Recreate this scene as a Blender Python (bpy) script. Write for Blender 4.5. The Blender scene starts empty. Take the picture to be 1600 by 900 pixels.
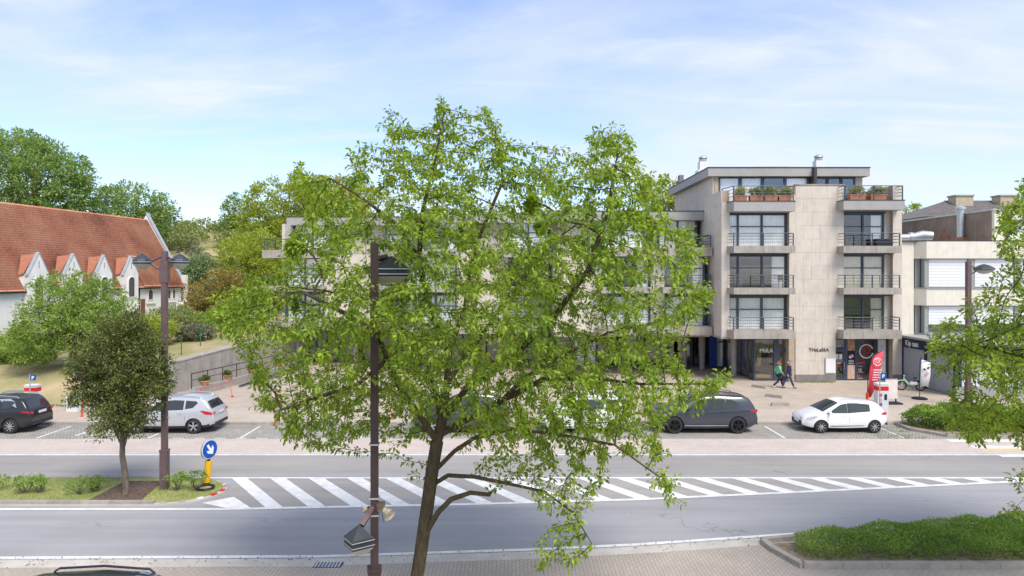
import bpy, bmesh, math, random
import numpy as np
from mathutils import Vector, Matrix, Euler
random.seed(7); rng = np.random.default_rng(11)
S = bpy.context.scene; COL = S.collection
R = math.radians
# ------------------------------------------------------------------ camera, sky, sun, exposure
F, HZ, EYE = 1067.0, 428.0, 7.5
cd = bpy.data.cameras.new('camera'); cam = bpy.data.objects.new('camera', cd); COL.objects.link(cam)
cam.location = (0, 0, EYE); cam.rotation_euler = (R(90), 0, 0)
cd.sensor_width = 36; cd.lens = 24; cd.shift_y = -22/1600; cd.clip_end = 6000; cd.clip_start = 0.1
S.camera = cam
SUN_EL, SUN_AZ = R(54), R(148)          # azimuth measured clockwise from +Y (north)
W = bpy.data.worlds.new('World'); S.world = W; W.use_nodes = True
nt = W.node_tree; nt.nodes.clear()
def N(t, typ, **kw):
    n = t.nodes.new(typ)
    for k, v in kw.items(): setattr(n, k, v)
    return n
sky = N(nt, 'ShaderNodeTexSky', sky_type='NISHITA', sun_disc=False)
sky.sun_elevation = SUN_EL; sky.sun_rotation = SUN_AZ; sky.altitude = 10; sky.air_density = 1.0; sky.dust_density = 0.3; sky.ozone_density = 2.2
tc = N(nt, 'ShaderNodeTexCoord')
sep = N(nt, 'ShaderNodeSeparateXYZ'); nt.links.new(tc.outputs['Generated'], sep.inputs[0])
zz = N(nt, 'ShaderNodeMath', operation='ADD'); nt.links.new(sep.outputs['Z'], zz.inputs[0]); zz.inputs[1].default_value = 0.16
zc = N(nt, 'ShaderNodeMath', operation='MAXIMUM'); nt.links.new(zz.outputs[0], zc.inputs[0]); zc.inputs[1].default_value = 0.05
dx = N(nt, 'ShaderNodeMath', operation='DIVIDE'); nt.links.new(sep.outputs['X'], dx.inputs[0]); nt.links.new(zc.outputs[0], dx.inputs[1])
dy = N(nt, 'ShaderNodeMath', operation='DIVIDE'); nt.links.new(sep.outputs['Y'], dy.inputs[0]); nt.links.new(zc.outputs[0], dy.inputs[1])
cmb = N(nt, 'ShaderNodeCombineXYZ'); nt.links.new(dx.outputs[0], cmb.inputs[0]); nt.links.new(dy.outputs[0], cmb.inputs[1])
def cloud(scale, sx, sy, rot, lo, hi, dist, det=8):
    m = N(nt, 'ShaderNodeMapping'); m.inputs['Scale'].default_value = (sx, sy, 1); m.inputs['Rotation'].default_value = (0, 0, rot)
    nt.links.new(cmb.outputs[0], m.inputs['Vector'])
    n = N(nt, 'ShaderNodeTexNoise'); n.inputs['Scale'].default_value = scale; n.inputs['Detail'].default_value = det
    n.inputs['Roughness'].default_value = 0.58; n.inputs['Distortion'].default_value = dist
    nt.links.new(m.outputs[0], n.inputs['Vector'])
    r = N(nt, 'ShaderNodeMapRange', interpolation_type='SMOOTHSTEP'); r.inputs['From Min'].default_value = lo; r.inputs['From Max'].default_value = hi
    nt.links.new(n.outputs['Fac'], r.inputs['Value']); return r.outputs[0]
c1 = cloud(0.55, 0.55, 1.15, 0.35, 0.38, 0.66, 0.6)
c2 = cloud(1.7, 0.4, 1.5, -0.25, 0.47, 0.74, 1.3)
mx = N(nt, 'ShaderNodeMath', operation='ADD', use_clamp=True); nt.links.new(c1, mx.inputs[0])
m2 = N(nt, 'ShaderNodeMath', operation='MULTIPLY'); nt.links.new(c2, m2.inputs[0]); m2.inputs[1].default_value = 0.55
nt.links.new(m2.outputs[0], mx.inputs[1])
m3 = N(nt, 'ShaderNodeMath', operation='MULTIPLY_ADD'); nt.links.new(mx.outputs[0], m3.inputs[0]); m3.inputs[1].default_value = 0.74; m3.inputs[2].default_value = 0.2
mix = N(nt, 'ShaderNodeMix', data_type='RGBA'); nt.links.new(m3.outputs[0], mix.inputs['Factor'])
tint = N(nt, 'ShaderNodeMix', data_type='RGBA', blend_type='MULTIPLY'); tint.inputs['Factor'].default_value = 1; nt.links.new(sky.outputs[0], tint.inputs['A']); tint.inputs['B'].default_value = (.62, .64, .8, 1)
nt.links.new(tint.outputs['Result'], mix.inputs['A']); mix.inputs['B'].default_value = (2.66, 2.84, 3.08, 1)
bg = N(nt, 'ShaderNodeBackground'); bg.inputs['Strength'].default_value = 0.15
nt.links.new(mix.outputs['Result'], bg.inputs[0])
wo = N(nt, 'ShaderNodeOutputWorld'); nt.links.new(bg.outputs[0], wo.inputs[0])
sl = bpy.data.lights.new('sun', 'SUN'); sl.energy = 1.9; sl.angle = R(26); sl.color = (1, 0.935, 0.84)
so = bpy.data.objects.new('sun', sl); COL.objects.link(so)
sd = Vector((math.sin(SUN_AZ)*math.cos(SUN_EL), math.cos(SUN_AZ)*math.cos(SUN_EL), math.sin(SUN_EL)))
so.rotation_euler = sd.to_track_quat('Z', 'Y').to_euler(); so.location = (0, -20, 60)
S.view_settings.view_transform = 'Standard'; S.view_settings.look = 'None'; S.view_settings.gamma = 1
S.view_settings.use_curve_mapping = False
S.view_settings.exposure = 1.15
S.render.engine = 'CYCLES'
# ------------------------------------------------------------------ helpers
def at(px, py, Y): return Vector(((px-800)*Y/F, Y, EYE-(py-HZ)*Y/F))
def gnd(px, py, z=0):
    Y = (EYE-z)*F/(py-HZ); return Vector(((px-800)*Y/F, Y, z))
def lin(c): c /= 255; return c/12.92 if c <= .04045 else ((c+.055)/1.055)**2.4
def C(r, g, b, k=0.85): return (lin(r)*k, lin(g)*k, lin(b)*k, 1)
MATS = {}
def mat(name, col, rough=.7, var=.12, scale=4, bump=0, bscale=60, metal=0, spec=.4, rnd=0, col2=None, stretch=(1,1,1), coat=0, streak=0):
    if name in MATS: return MATS[name]
    m = bpy.data.materials.new(name); m.use_nodes = True; t = m.node_tree; b = t.nodes['Principled BSDF']
    b.inputs['Roughness'].default_value = rough; b.inputs['Metallic'].default_value = metal
    b.inputs['Specular IOR Level'].default_value = spec; b.inputs['Coat Weight'].default_value = coat; b.inputs['Coat Roughness'].default_value = .05
    g = N(t, 'ShaderNodeNewGeometry'); mp = N(t, 'ShaderNodeMapping'); mp.inputs['Scale'].default_value = stretch
    t.links.new(g.outputs['Position'], mp.inputs['Vector'])
    n = N(t, 'ShaderNodeTexNoise'); n.inputs['Scale'].default_value = scale; n.inputs['Detail'].default_value = 6; n.inputs['Roughness'].default_value = .62
    t.links.new(mp.outputs[0], n.inputs['Vector'])
    r = N(t, 'ShaderNodeMapRange'); r.inputs['From Min'].default_value = .3; r.inputs['From Max'].default_value = .7
    t.links.new(n.outputs['Fac'], r.inputs['Value'])
    c2 = col2 or tuple(x*(1-2*var) for x in col[:3])+(1,)
    c1_ = col if col2 else tuple(min(1, x*(1+var)) for x in col[:3])+(1,)
    mxn = N(t, 'ShaderNodeMix', data_type='RGBA'); mxn.inputs['A'].default_value = c2; mxn.inputs['B'].default_value = c1_
    t.links.new(r.outputs[0], mxn.inputs['Factor']); out = mxn.outputs['Result']
    if streak:
        mp2 = N(t, 'ShaderNodeMapping'); mp2.inputs['Scale'].default_value = (5, 5, .35); t.links.new(g.outputs['Position'], mp2.inputs['Vector'])
        n2 = N(t, 'ShaderNodeTexNoise'); n2.inputs['Scale'].default_value = 1.3; n2.inputs['Detail'].default_value = 5; t.links.new(mp2.outputs[0], n2.inputs['Vector'])
        r2 = N(t, 'ShaderNodeMapRange'); r2.inputs['From Min'].default_value = .5; r2.inputs['From Max'].default_value = .75; r2.inputs['To Max'].default_value = streak
        t.links.new(n2.outputs['Fac'], r2.inputs['Value'])
        ms = N(t, 'ShaderNodeMix', data_type='RGBA', blend_type='MULTIPLY'); ms.inputs['B'].default_value = (.42, .36, .3, 1)
        t.links.new(r2.outputs[0], ms.inputs['Factor']); t.links.new(out, ms.inputs['A']); out = ms.outputs['Result']
    if rnd:
        oi = N(t, 'ShaderNodeObjectInfo'); rr = N(t, 'ShaderNodeMapRange'); rr.inputs['To Min'].default_value = 1-rnd; rr.inputs['To Max'].default_value = 1+rnd
        t.links.new(oi.outputs['Random'], rr.inputs['Value'])
        vm = N(t, 'ShaderNodeVectorMath', operation='SCALE'); t.links.new(out, vm.inputs[0]); t.links.new(rr.outputs[0], vm.inputs['Scale']); out = vm.outputs[0]
    t.links.new(out, b.inputs['Base Color'])
    if bump:
        nb = N(t, 'ShaderNodeTexNoise'); nb.inputs['Scale'].default_value = bscale; nb.inputs['Detail'].default_value = 4; t.links.new(mp.outputs[0], nb.inputs['Vector'])
        bp = N(t, 'ShaderNodeBump'); bp.inputs['Strength'].default_value = bump; bp.inputs['Distance'].default_value = .02
        t.links.new(nb.outputs['Fac'], bp.inputs['Height']); t.links.new(bp.outputs[0], b.inputs['Normal'])
    MATS[name] = m; return m
def asphaltmat(name, col, seed=0., patch=.5):
    m = bpy.data.materials.new(name); m.use_nodes = True; t = m.node_tree; b = t.nodes['Principled BSDF']; b.inputs['Roughness'].default_value = .88; b.inputs['Specular IOR Level'].default_value = .3
    g = N(t, 'ShaderNodeNewGeometry')
    def noise(sc, st, det=6, rough=.6, off=0.):
        mp = N(t, 'ShaderNodeMapping'); mp.inputs['Scale'].default_value = st; mp.inputs['Location'].default_value = (seed+off, seed*1.7, 0); t.links.new(g.outputs['Position'], mp.inputs['Vector'])
        n = N(t, 'ShaderNodeTexNoise'); n.inputs['Scale'].default_value = sc; n.inputs['Detail'].default_value = det; n.inputs['Roughness'].default_value = rough; t.links.new(mp.outputs[0], n.inputs['Vector']); return n.outputs['Fac']
    def rng_(x, a, b_, c, d):
        r = N(t, 'ShaderNodeMapRange'); r.inputs['From Min'].default_value = a; r.inputs['From Max'].default_value = b_; r.inputs['To Min'].default_value = c; r.inputs['To Max'].default_value = d; t.links.new(x, r.inputs['Value']); return r.outputs[0]
    def mul(a, b_):
        k = N(t, 'ShaderNodeMath', operation='MULTIPLY'); t.links.new(a, k.inputs[0]); t.links.new(b_, k.inputs[1]); return k.outputs[0]
    f = rng_(noise(1.1, (.05, 1.1, 1), 3), .3, .7, .88, 1.1)                    # bands along the wheel tracks
    f = mul(f, rng_(noise(.35, (.6, 1, 1), 7), .3, .7, .9, 1.08))               # blotches
    f = mul(f, rng_(noise(55, (1, 1, 1), 3, .7), .25, .75, .86, 1.12))          # grit
    f = mul(f, rng_(noise(1.3, (.25, 1, 1), 5, .7, 9), .64, .72, 1, 1-.22*patch)) # oil stains
    vo = N(t, 'ShaderNodeTexVoronoi', feature='DISTANCE_TO_EDGE'); vo.inputs['Scale'].default_value = .22
    mp = N(t, 'ShaderNodeMapping'); mp.inputs['Scale'].default_value = (.5, 1, 1); ad = N(t, 'ShaderNodeVectorMath', operation='ADD'); dn = N(t, 'ShaderNodeTexNoise'); dn.inputs['Scale'].default_value = 1.6; dn.inputs['Detail'].default_value = 6
    t.links.new(g.outputs['Position'], dn.inputs['Vector']); t.links.new(g.outputs['Position'], ad.inputs[0]); sc_ = N(t, 'ShaderNodeVectorMath', operation='SCALE'); sc_.inputs['Scale'].default_value = 1.1; t.links.new(dn.outputs['Color'], sc_.inputs[0]); t.links.new(sc_.outputs[0], ad.inputs[1]); t.links.new(ad.outputs[0], mp.inputs['Vector']); t.links.new(mp.outputs[0], vo.inputs['Vector'])
    crack = rng_(vo.outputs['Distance'], .0, .006, .72, 1.); msk = rng_(noise(.3, (1, 1, 1), 2, .5, 4), .5, .6, 0., 1.)
    mxk = N(t, 'ShaderNodeMix', data_type='FLOAT'); t.links.new(msk, mxk.inputs['Factor']); mxk.inputs['A'].default_value = 1.; t.links.new(crack, mxk.inputs['B']); f = mul(f, mxk.outputs['Result'])
    vm = N(t, 'ShaderNodeVectorMath', operation='SCALE'); vm.inputs[0].default_value = col[:3]; t.links.new(f, vm.inputs['Scale']); t.links.new(vm.outputs[0], b.inputs['Base Color'])
    bp = N(t, 'ShaderNodeBump'); bp.inputs['Strength'].default_value = .3; bp.inputs['Distance'].default_value = .01; t.links.new(noise(90, (1,1,1), 3), bp.inputs['Height']); t.links.new(bp.outputs[0], b.inputs['Normal'])
    MATS[name] = m; return m
def brickmat(name, c1, c2, mortar, bw, bh, rot=0, msize=.012, rough=.85, offset=.5, var=.25, cl=None):
    m = bpy.data.materials.new(name); m.use_nodes = True; t = m.node_tree; b = t.nodes['Principled BSDF']; b.inputs['Roughness'].default_value = rough
    g = N(t, 'ShaderNodeNewGeometry'); mp = N(t, 'ShaderNodeMapping'); mp.inputs['Rotation'].default_value = (0, 0, rot); t.links.new(g.outputs['Position'], mp.inputs['Vector'])
    br = N(t, 'ShaderNodeTexBrick', offset=offset); br.inputs['Scale'].default_value = 1; br.inputs['Brick Width'].default_value = bw; br.inputs['Row Height'].default_value = bh
    br.inputs['Mortar Size'].default_value = msize; br.inputs['Color1'].default_value = c1; br.inputs['Color2'].default_value = c2; br.inputs['Mortar'].default_value = mortar
    t.links.new(mp.outputs[0], br.inputs['Vector'])
    n = N(t, 'ShaderNodeTexNoise'); n.inputs['Scale'].default_value = .7; n.inputs['Detail'].default_value = 8; n.inputs['Roughness'].default_value = .65; t.links.new(g.outputs['Position'], n.inputs['Vector'])
    r = N(t, 'ShaderNodeMapRange'); r.inputs['From Min'].default_value = .3; r.inputs['From Max'].default_value = .7; r.inputs['To Min'].default_value = 1-var; r.inputs['To Max'].default_value = 1+var*.5
    t.links.new(n.outputs['Fac'], r.inputs['Value'])
    vm = N(t, 'ShaderNodeVectorMath', operation='SCALE'); t.links.new(br.outputs['Color'], vm.inputs[0]); t.links.new(r.outputs[0], vm.inputs['Scale'])
    t.links.new(vm.outputs[0], b.inputs['Base Color'])
    bp = N(t, 'ShaderNodeBump', invert=True); bp.inputs['Strength'].default_value = .35; bp.inputs['Distance'].default_value = .01
    t.links.new(br.outputs['Fac'], bp.inputs['Height']); t.links.new(bp.outputs[0], b.inputs['Normal'])
    MATS[name] = m; return m
def leafmat(name, c1, c2, trans=.35, rough=.55):
    m = bpy.data.materials.new(name); m.use_nodes = True; t = m.node_tree; b = t.nodes['Principled BSDF']
    b.inputs['Roughness'].default_value = rough; b.inputs['Specular IOR Level'].default_value = .35
    g = N(t, 'ShaderNodeNewGeometry'); mxn = N(t, 'ShaderNodeMix', data_type='RGBA'); mxn.inputs['A'].default_value = c1+(1,); mxn.inputs['B'].default_value = c2+(1,)
    n = N(t, 'ShaderNodeTexNoise'); n.inputs['Scale'].default_value = .9; n.inputs['Detail'].default_value = 2; t.links.new(g.outputs['Position'], n.inputs['Vector'])
    ad = N(t, 'ShaderNodeMath', operation='MULTIPLY_ADD'); t.links.new(g.outputs['Random Per Island'], ad.inputs[0]); ad.inputs[1].default_value = .75; 
    sb = N(t, 'ShaderNodeMath', operation='MULTIPLY_ADD'); t.links.new(n.outputs['Fac'], sb.inputs[0]); sb.inputs[1].default_value = 1.2; sb.inputs[2].default_value = -.46
    t.links.new(sb.outputs[0], ad.inputs[2]); ad.use_clamp = True
    t.links.new(ad.outputs[0], mxn.inputs['Factor']); t.links.new(mxn.outputs['Result'], b.inputs['Base Color'])
    tr = N(t, 'ShaderNodeBsdfTranslucent'); hs = N(t, 'ShaderNodeHueSaturation'); hs.inputs['Hue'].default_value = .485; hs.inputs['Saturation'].default_value = 1.1; hs.inputs['Value'].default_value = 1.25
    t.links.new(mxn.outputs['Result'], hs.inputs['Color']); t.links.new(hs.outputs[0], tr.inputs['Color'])
    ms = N(t, 'ShaderNodeMixShader'); ms.inputs[0].default_value = trans; t.links.new(b.outputs[0], ms.inputs[1]); t.links.new(tr.outputs[0], ms.inputs[2])
    t.links.new(ms.outputs[0], t.nodes['Material Output'].inputs[0]); MATS[name] = m; return m
def glassmat(name, tint=(.75,.8,.82), refl=.16, rough=.02, body=0., bcol=(.02,.025,.03,1)):
    m = bpy.data.materials.new(name); m.use_nodes = True; t = m.node_tree; t.nodes.remove(t.nodes['Principled BSDF'])
    tr = N(t, 'ShaderNodeBsdfTransparent'); tr.inputs[0].default_value = tint+(1,)
    gl = N(t, 'ShaderNodeBsdfGlossy'); gl.inputs['Roughness'].default_value = rough; gl.inputs['Color'].default_value = (.95,.97,1,1)
    lw = N(t, 'ShaderNodeLayerWeight'); lw.inputs['Blend'].default_value = .5; fr = N(t, 'ShaderNodeMath', operation='POWER'); fr.inputs[1].default_value = 4.; t.links.new(lw.outputs['Facing'], fr.inputs[0])
    ad = N(t, 'ShaderNodeMath', operation='ADD', use_clamp=True); t.links.new(fr.outputs[0], ad.inputs[0]); ad.inputs[1].default_value = refl
    di = N(t, 'ShaderNodeBsdfDiffuse'); di.inputs[0].default_value = bcol
    m0 = N(t, 'ShaderNodeMixShader'); m0.inputs[0].default_value = body; t.links.new(tr.outputs[0], m0.inputs[1]); t.links.new(di.outputs[0], m0.inputs[2])
    ms = N(t, 'ShaderNodeMixShader'); t.links.new(ad.outputs[0], ms.inputs[0]); t.links.new(m0.outputs[0], ms.inputs[1]); t.links.new(gl.outputs[0], ms.inputs[2])
    t.links.new(ms.outputs[0], t.nodes['Material Output'].inputs[0]); MATS[name] = m; return m
WL = {}
def reg(o, w): WL[o.name] = Vector(w)
def wof(o): return WL.get(o.name, Vector((0,0,0))) if o else Vector((0,0,0))
def tag(o, label=None, cat=None, group=None, kind=None):
    if label: o['label'] = label
    if cat: o['category'] = cat
    if group: o['group'] = group
    if kind: o['kind'] = kind
    return o
def thing(name, label, cat, loc, rz=0, group=None, kind=None):
    o = bpy.data.objects.new(name, None); COL.objects.link(o); o.location = loc; o.rotation_euler = (0,0,rz); o.empty_display_size = .3
    reg(o, loc); return tag(o, label, cat, group, kind)
def link(name, me, parent=None, loc=(0,0,0)):
    o = bpy.data.objects.new(name, me); COL.objects.link(o); o.location = loc; o.parent = parent; return o
class MB:
    def __init__(s): s.v = []; s.f = []; s.mi = []; s.cur = 0
    def add(s, vs, fs):
        b = len(s.v); s.v += [tuple(v) for v in vs]; s.f += [tuple(b+i for i in f) for f in fs]; s.mi += [s.cur]*len(fs); return s
    def box(s, x0, x1, y0, y1, z0, z1):
        if x0 > x1: x0, x1 = x1, x0
        if y0 > y1: y0, y1 = y1, y0
        return s.add([(x0,y0,z0),(x1,y0,z0),(x1,y1,z0),(x0,y1,z0),(x0,y0,z1),(x1,y0,z1),(x1,y1,z1),(x0,y1,z1)],
            [(0,3,2,1),(4,5,6,7),(0,1,5,4),(1,2,6,5),(2,3,7,6),(3,0,4,7)])
    def tube(s, pts, rad, n=8, cap=True, rot=0):
        pts = [Vector(p) for p in pts]; k = len(pts)
        rad = rad if isinstance(rad, (list, tuple)) else [rad]*k
        vs = []; up = None
        for i, p in enumerate(pts):
            d = (pts[min(i+1,k-1)]-pts[max(i-1,0)]).normalized()
            if up is None: up = Vector((0,0,1)) if abs(d.z) < .9 else Vector((1,0,0))
            a = d.cross(up)
            if a.length < 1e-4: a = d.cross(Vector((0,1,0)))
            a.normalize(); b = a.cross(d).normalized(); up = b
            for j in range(n):
                t = 2*math.pi*j/n+rot; vs.append(p+(a*math.cos(t)+b*math.sin(t))*rad[i])
        fs = [(i*n+j, i*n+(j+1)%n, (i+1)*n+(j+1)%n, (i+1)*n+j) for i in range(k-1) for j in range(n)]
        if cap: fs += [tuple(range(n-1,-1,-1)), tuple((k-1)*n+j for j in range(n))]
        return s.add(vs, fs)
    def lathe(s, prof, n=20, c=(0,0,0), axis='z', cap=True):
        vs = []; c = Vector(c)
        for r, h in prof:
            for j in range(n):
                t = 2*math.pi*j/n; a, b = r*math.cos(t), r*math.sin(t)
                vs.append(c+Vector((a,b,h) if axis == 'z' else (a,h,b) if axis == 'y' else (h,a,b)))
        k = len(prof); fs = [(i*n+j, i*n+(j+1)%n, (i+1)*n+(j+1)%n, (i+1)*n+j) for i in range(k-1) for j in range(n)]
        if cap: fs += [tuple(range(n-1,-1,-1)), tuple((k-1)*n+j for j in range(n))]
        return s.add(vs, fs)
    def prism(s, pts, ext):      # planar polygon pts (3d) extruded by vector ext
        pts = [Vector(p) for p in pts]; e = Vector(ext); n = len(pts)
        return s.add(pts+[p+e for p in pts], [tuple(range(n-1,-1,-1)), tuple(range(n,2*n))]+[(i,(i+1)%n,n+(i+1)%n,n+i) for i in range(n)])
    def sheet(s, pts): return s.add(pts, [tuple(range(len(pts)))])
    def build(s, name, m, parent=None, smooth=False, local=False, recalc=True, loc=None):
        me = bpy.data.meshes.new(name); w = Vector((0,0,0)) if local else wof(parent)
        org = Vector(loc) if loc is not None else Vector((0,0,0))
        o0 = w+org if parent or loc is not None else w
        me.from_pydata([(v[0]-o0.x, v[1]-o0.y, v[2]-o0.z) for v in s.v], [], s.f)
        ms = m if isinstance(m, (list, tuple)) else [m]
        for x in ms: me.materials.append(x)
        if len(ms) > 1: me.polygons.foreach_set('material_index', s.mi)
        if recalc:
            bm = bmesh.new(); bm.from_mesh(me); bmesh.ops.recalc_face_normals(bm, faces=bm.faces); bm.to_mesh(me); bm.free()
        if smooth: me.polygons.foreach_set('use_smooth', [True]*len(me.polygons)); me.set_sharp_from_angle(angle=R(38))
        me.update(); o = link(name, me, parent, org)
        if not local: reg(o, o0)
        return o
UNIT = {}
def unitbox(m):
    if m.name not in UNIT:
        b = MB().box(-.5,.5,-.5,.5,-.5,.5); me = bpy.data.meshes.new('unit_'+m.name); me.from_pydata(b.v, [], b.f); me.materials.append(m); UNIT[m.name] = me
    return UNIT[m.name]
def ubox(name, m, parent, x0, x1, y0, y1, z0, z1):   # shares mesh data between alike boxes
    c = Vector(((x0+x1)/2, (y0+y1)/2, (z0+z1)/2)); o = link(name, unitbox(m), parent, c-wof(parent))
    o.scale = (abs(x1-x0), abs(y1-y0), abs(z1-z0)); return o
def text(s, size, m, parent, loc, rot, ext=.01, name='lettering', world=True, align='LEFT', bold=0):
    cu = bpy.data.curves.new('t', 'FONT'); cu.body = s; cu.size = size; cu.extrude = ext; cu.align_x = align; cu.offset = bold; cu.resolution_u = 3
    o = bpy.data.objects.new('t', cu); COL.objects.link(o); bpy.context.view_layer.update()
    me = bpy.data.meshes.new_from_object(o.evaluated_get(bpy.context.evaluated_depsgraph_get())); bpy.data.objects.remove(o); bpy.data.curves.remove(cu)
    me.materials.clear(); me.materials.append(m)
    p = link(name, me, parent, Vector(loc)-(wof(parent) if world else Vector((0,0,0)))); p.rotation_euler = rot; return p
def npmesh(name, V, Fq, m, parent=None, kind=None, w=None):
    me = bpy.data.meshes.new(name); V = np.asarray(V, float)
    if parent: V = V-np.array(wof(parent))
    k = Fq.shape[1]; me.vertices.add(len(V)); me.vertices.foreach_set('co', V.astype(np.float32).ravel())
    me.loops.add(Fq.size); me.loops.foreach_set('vertex_index', Fq.astype(np.int32).ravel())
    me.polygons.add(len(Fq)); me.polygons.foreach_set('loop_start', np.arange(0, Fq.size, k, dtype=np.int32)); me.polygons.foreach_set('loop_total', np.full(len(Fq), k, np.int32))
    me.materials.append(m); me.update(calc_edges=True); me.validate(); o = link(name, me, parent)
    if kind: o['kind'] = kind
    return o
def leaves(P, D, size, wid=.42, jit=.3, fold=.18, droop=.0):
    """P points, D directions, one folded leaf (4 triangles) at each"""
    n = len(P); D = D+rng.normal(0, jit, (n,3)); D[:,2] -= droop; D /= np.linalg.norm(D, axis=1, keepdims=True)+1e-9
    A = np.cross(D, np.array([0,0,1.])+rng.normal(0,.45,(n,3))); A /= np.linalg.norm(A, axis=1, keepdims=True)+1e-9
    U = np.cross(A, D); L = (size*rng.uniform(.65,1.25,n))[:,None]
    b = P; t = P+D*L-U*L*.12; mdl = P+D*L*.5; l = mdl+A*L*wid*.5+U*L*fold; r = mdl-A*L*wid*.5+U*L*fold
    V = np.stack([b, l, t, r, mdl], 1).reshape(-1,3); i = (np.arange(n)*5)[:,None]
    Fc = np.concatenate([i+np.array([[0,4,1]]), i+np.array([[1,4,2]]), i+np.array([[0,3,4]]), i+np.array([[4,3,2]])], 1).reshape(-1,3)
    return V, Fc
def clump_foliage(blobs, nclump, per, rc, size, shell=.75, zmin=None, wid=.5):
    """blobs: (cx,cy,cz,rx,ry,rz); leaves gathered in clumps spread through the crown"""
    w = np.array([b[3]*b[4]*b[5] for b in blobs])**.67; w = w/w.sum(); P = []; D = []; cc = []
    for b, k in zip(blobs, rng.multinomial(nclump, w)):
        d = rng.normal(size=(k,3)); d /= np.linalg.norm(d, axis=1, keepdims=True)
        rad = np.where(rng.random(k) < shell, rng.uniform(.78,1.06,k), rng.uniform(.25,.8,k))[:,None]
        c = np.array(b[:3])+d*rad*np.array(b[3:6]); cc.append(c)
        q = rng.normal(size=(k,per,3)); q /= np.linalg.norm(q, axis=2, keepdims=True)
        rr = rc*rng.uniform(.55,1.35,(k,1,1))*rng.uniform(.3,1.,(k,per,1))
        P.append((c[:,None,:]+q*rr*np.array([1,1,.75])).reshape(-1,3)); D.append((q*.8+d[:,None,:]*.7+np.array([0,0,.15])).reshape(-1,3))
    P = np.concatenate(P); D = np.concatenate(D)
    if zmin is not None: k = P[:,2] > zmin; P = P[k]; D = D[k]
    V, Fc = leaves(P, D, size, wid=wid, jit=.5); return V, Fc, np.concatenate(cc)
def tree(name, label, base, blobs, m, bark, nclump=260, per=30, rc=.5, size=.25, tr=.16, nb=26, lean=(0,0), shell=.75, group=None, cat='tree', zmin=None, wid=.5):
    t = thing(name, label, cat, base, group=group)
    V, Fc, cc = clump_foliage(blobs, nclump, per, rc, size, shell, zmin, wid)
    npmesh('crown', V, Fc, m, t)
    b = Vector(base); ctr = Vector(np.mean([x[:3] for x in blobs], axis=0)); top = Vector((ctr.x+lean[0], ctr.y+lean[1], ctr.z))
    pts = [b+(top-b)*s+Vector((random.uniform(-1,1),random.uniform(-1,1),0))*tr*.5*(0 < s < 1) for s in (0,.12,.3,.5,.75,1)]
    pts[0].z -= .3
    MB().tube(pts, [tr*1.35,tr,tr*.9,tr*.75,tr*.5,tr*.2], 9).build('trunk', bark, t, True)
    mb = MB()
    for c in cc[rng.choice(len(cc), min(nb, len(cc)), replace=False)]:
        s = random.uniform(.3,.8); st = b+(top-b)*s; c = Vector(c); md = (st+c)/2+Vector((0,0,.12*(c-st).length))
        mb.tube([st,md,c], [tr*.34,tr*.2,tr*.06], 5, False)
    mb.build('branch', bark, t, True, recalc=False); return t
# ------------------------------------------------------------------ materials
stone = mat('travertine', C(221,211,198), .8, .06, 1.6, .25, 30, rnd=.022, streak=.25)
stone_joint = mat('stone_joint', C(190,172,152), .9, .08, 3)
slabm = mat('balcony_concrete', C(178,171,162), .85, .1, 1.6, .2, 40, streak=.55)
fascia = mat('zinc_fascia', C(176,173,170), .6, .05, 2, rnd=.02)
fasciad = mat('fascia_trim', C(70,68,70), .5)
framem = mat('window_frame_blue_grey', C(72,84,100), .45, .06, 3)
railm = mat('rail_blue_grey', C(70,80,98), .45, .06)
darkroom = mat('interior', C(118,113,108), .9, .2, .8)
curtain = mat('curtain_white', C(250,249,247,1.), .9, .02, 2)
curtain_b = mat('curtain_beige', C(220,215,196,1.), .9, .06, 2)
glass = glassmat('window_glass', tint=(.98,.99,.99), refl=.08)
shopglass = glassmat('shop_glass', tint=(.93,.95,.95), refl=.08)
cream = mat('cream_brick', C(236,229,214), .85, .04, 2, .2, 25, streak=.15)
greyp = mat('grey_paint', C(160,163,160), .6, .05)
plinth = mat('plinth_grey', C(140,138,136), .85, .1, 3, .2)
white = mat('white_paint', C(243,243,243), .55, .03, 2)
whitewash = mat('whitewash', C(244,243,241), .8, .04, 1.2, .15, 20, streak=.12)
navy = mat('navy_paint', C(34,48,78), .5, .06)
blue = mat('blue_paint', C(22,66,150), .45, .06)
blue_sign = mat('sign_blue', C(10,84,180), .4, .03)
red = mat('red_paint', C(222,40,40), .45, .05)
orange = mat('orange_paint', C(240,100,40), .5, .06)
yellow = mat('yellow_plastic', C(250,192,20), .45, .05)
black = mat('black_rubber', C(38,38,40), .7, .1)
blackm = mat('black_metal', C(42,45,52), .4, .1)
brown_steel = mat('brown_steel', C(112,92,94), .55, .12, 3, .1, 80)
brown_dark = mat('dark_brown_steel', C(72,56,54), .55, .15, 3, .1, 80)
lamp_head = mat('lamp_shell', C(62,68,80), .45, .1)
lamp_under = mat('lamp_diffuser', C(190,186,170), .4, .05)
galv = mat('galvanised', C(200,206,210), .35, .06, 5, metal=.5)
concrete = mat('concrete', C(172,166,158), .9, .12, 1.5, .25, 40, streak=.35)
conc_light = mat('concrete_pale', C(205,198,188), .9, .08, 1.5, .2, 40)
kerbm = mat('kerb_stone', C(176,168,158), .9, .12, 3, .25, 40, rnd=.06)
terracotta = mat('terracotta', C(205,140,112), .8, .1, 4)
bark = mat('bark', C(104,92,70), .95, .3, 5, .9, 22, stretch=(3,3,.7), col2=C(62,56,38))
bark2 = mat('bark_grey', C(122,112,98), .95, .25, 5, .6, 22, stretch=(3,3,.7))
soil = mat('mulch', C(112,92,80), 1, .35, 9, 1, 25)
asphalt = asphaltmat('asphalt', C(166,165,167), 3.1)
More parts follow.
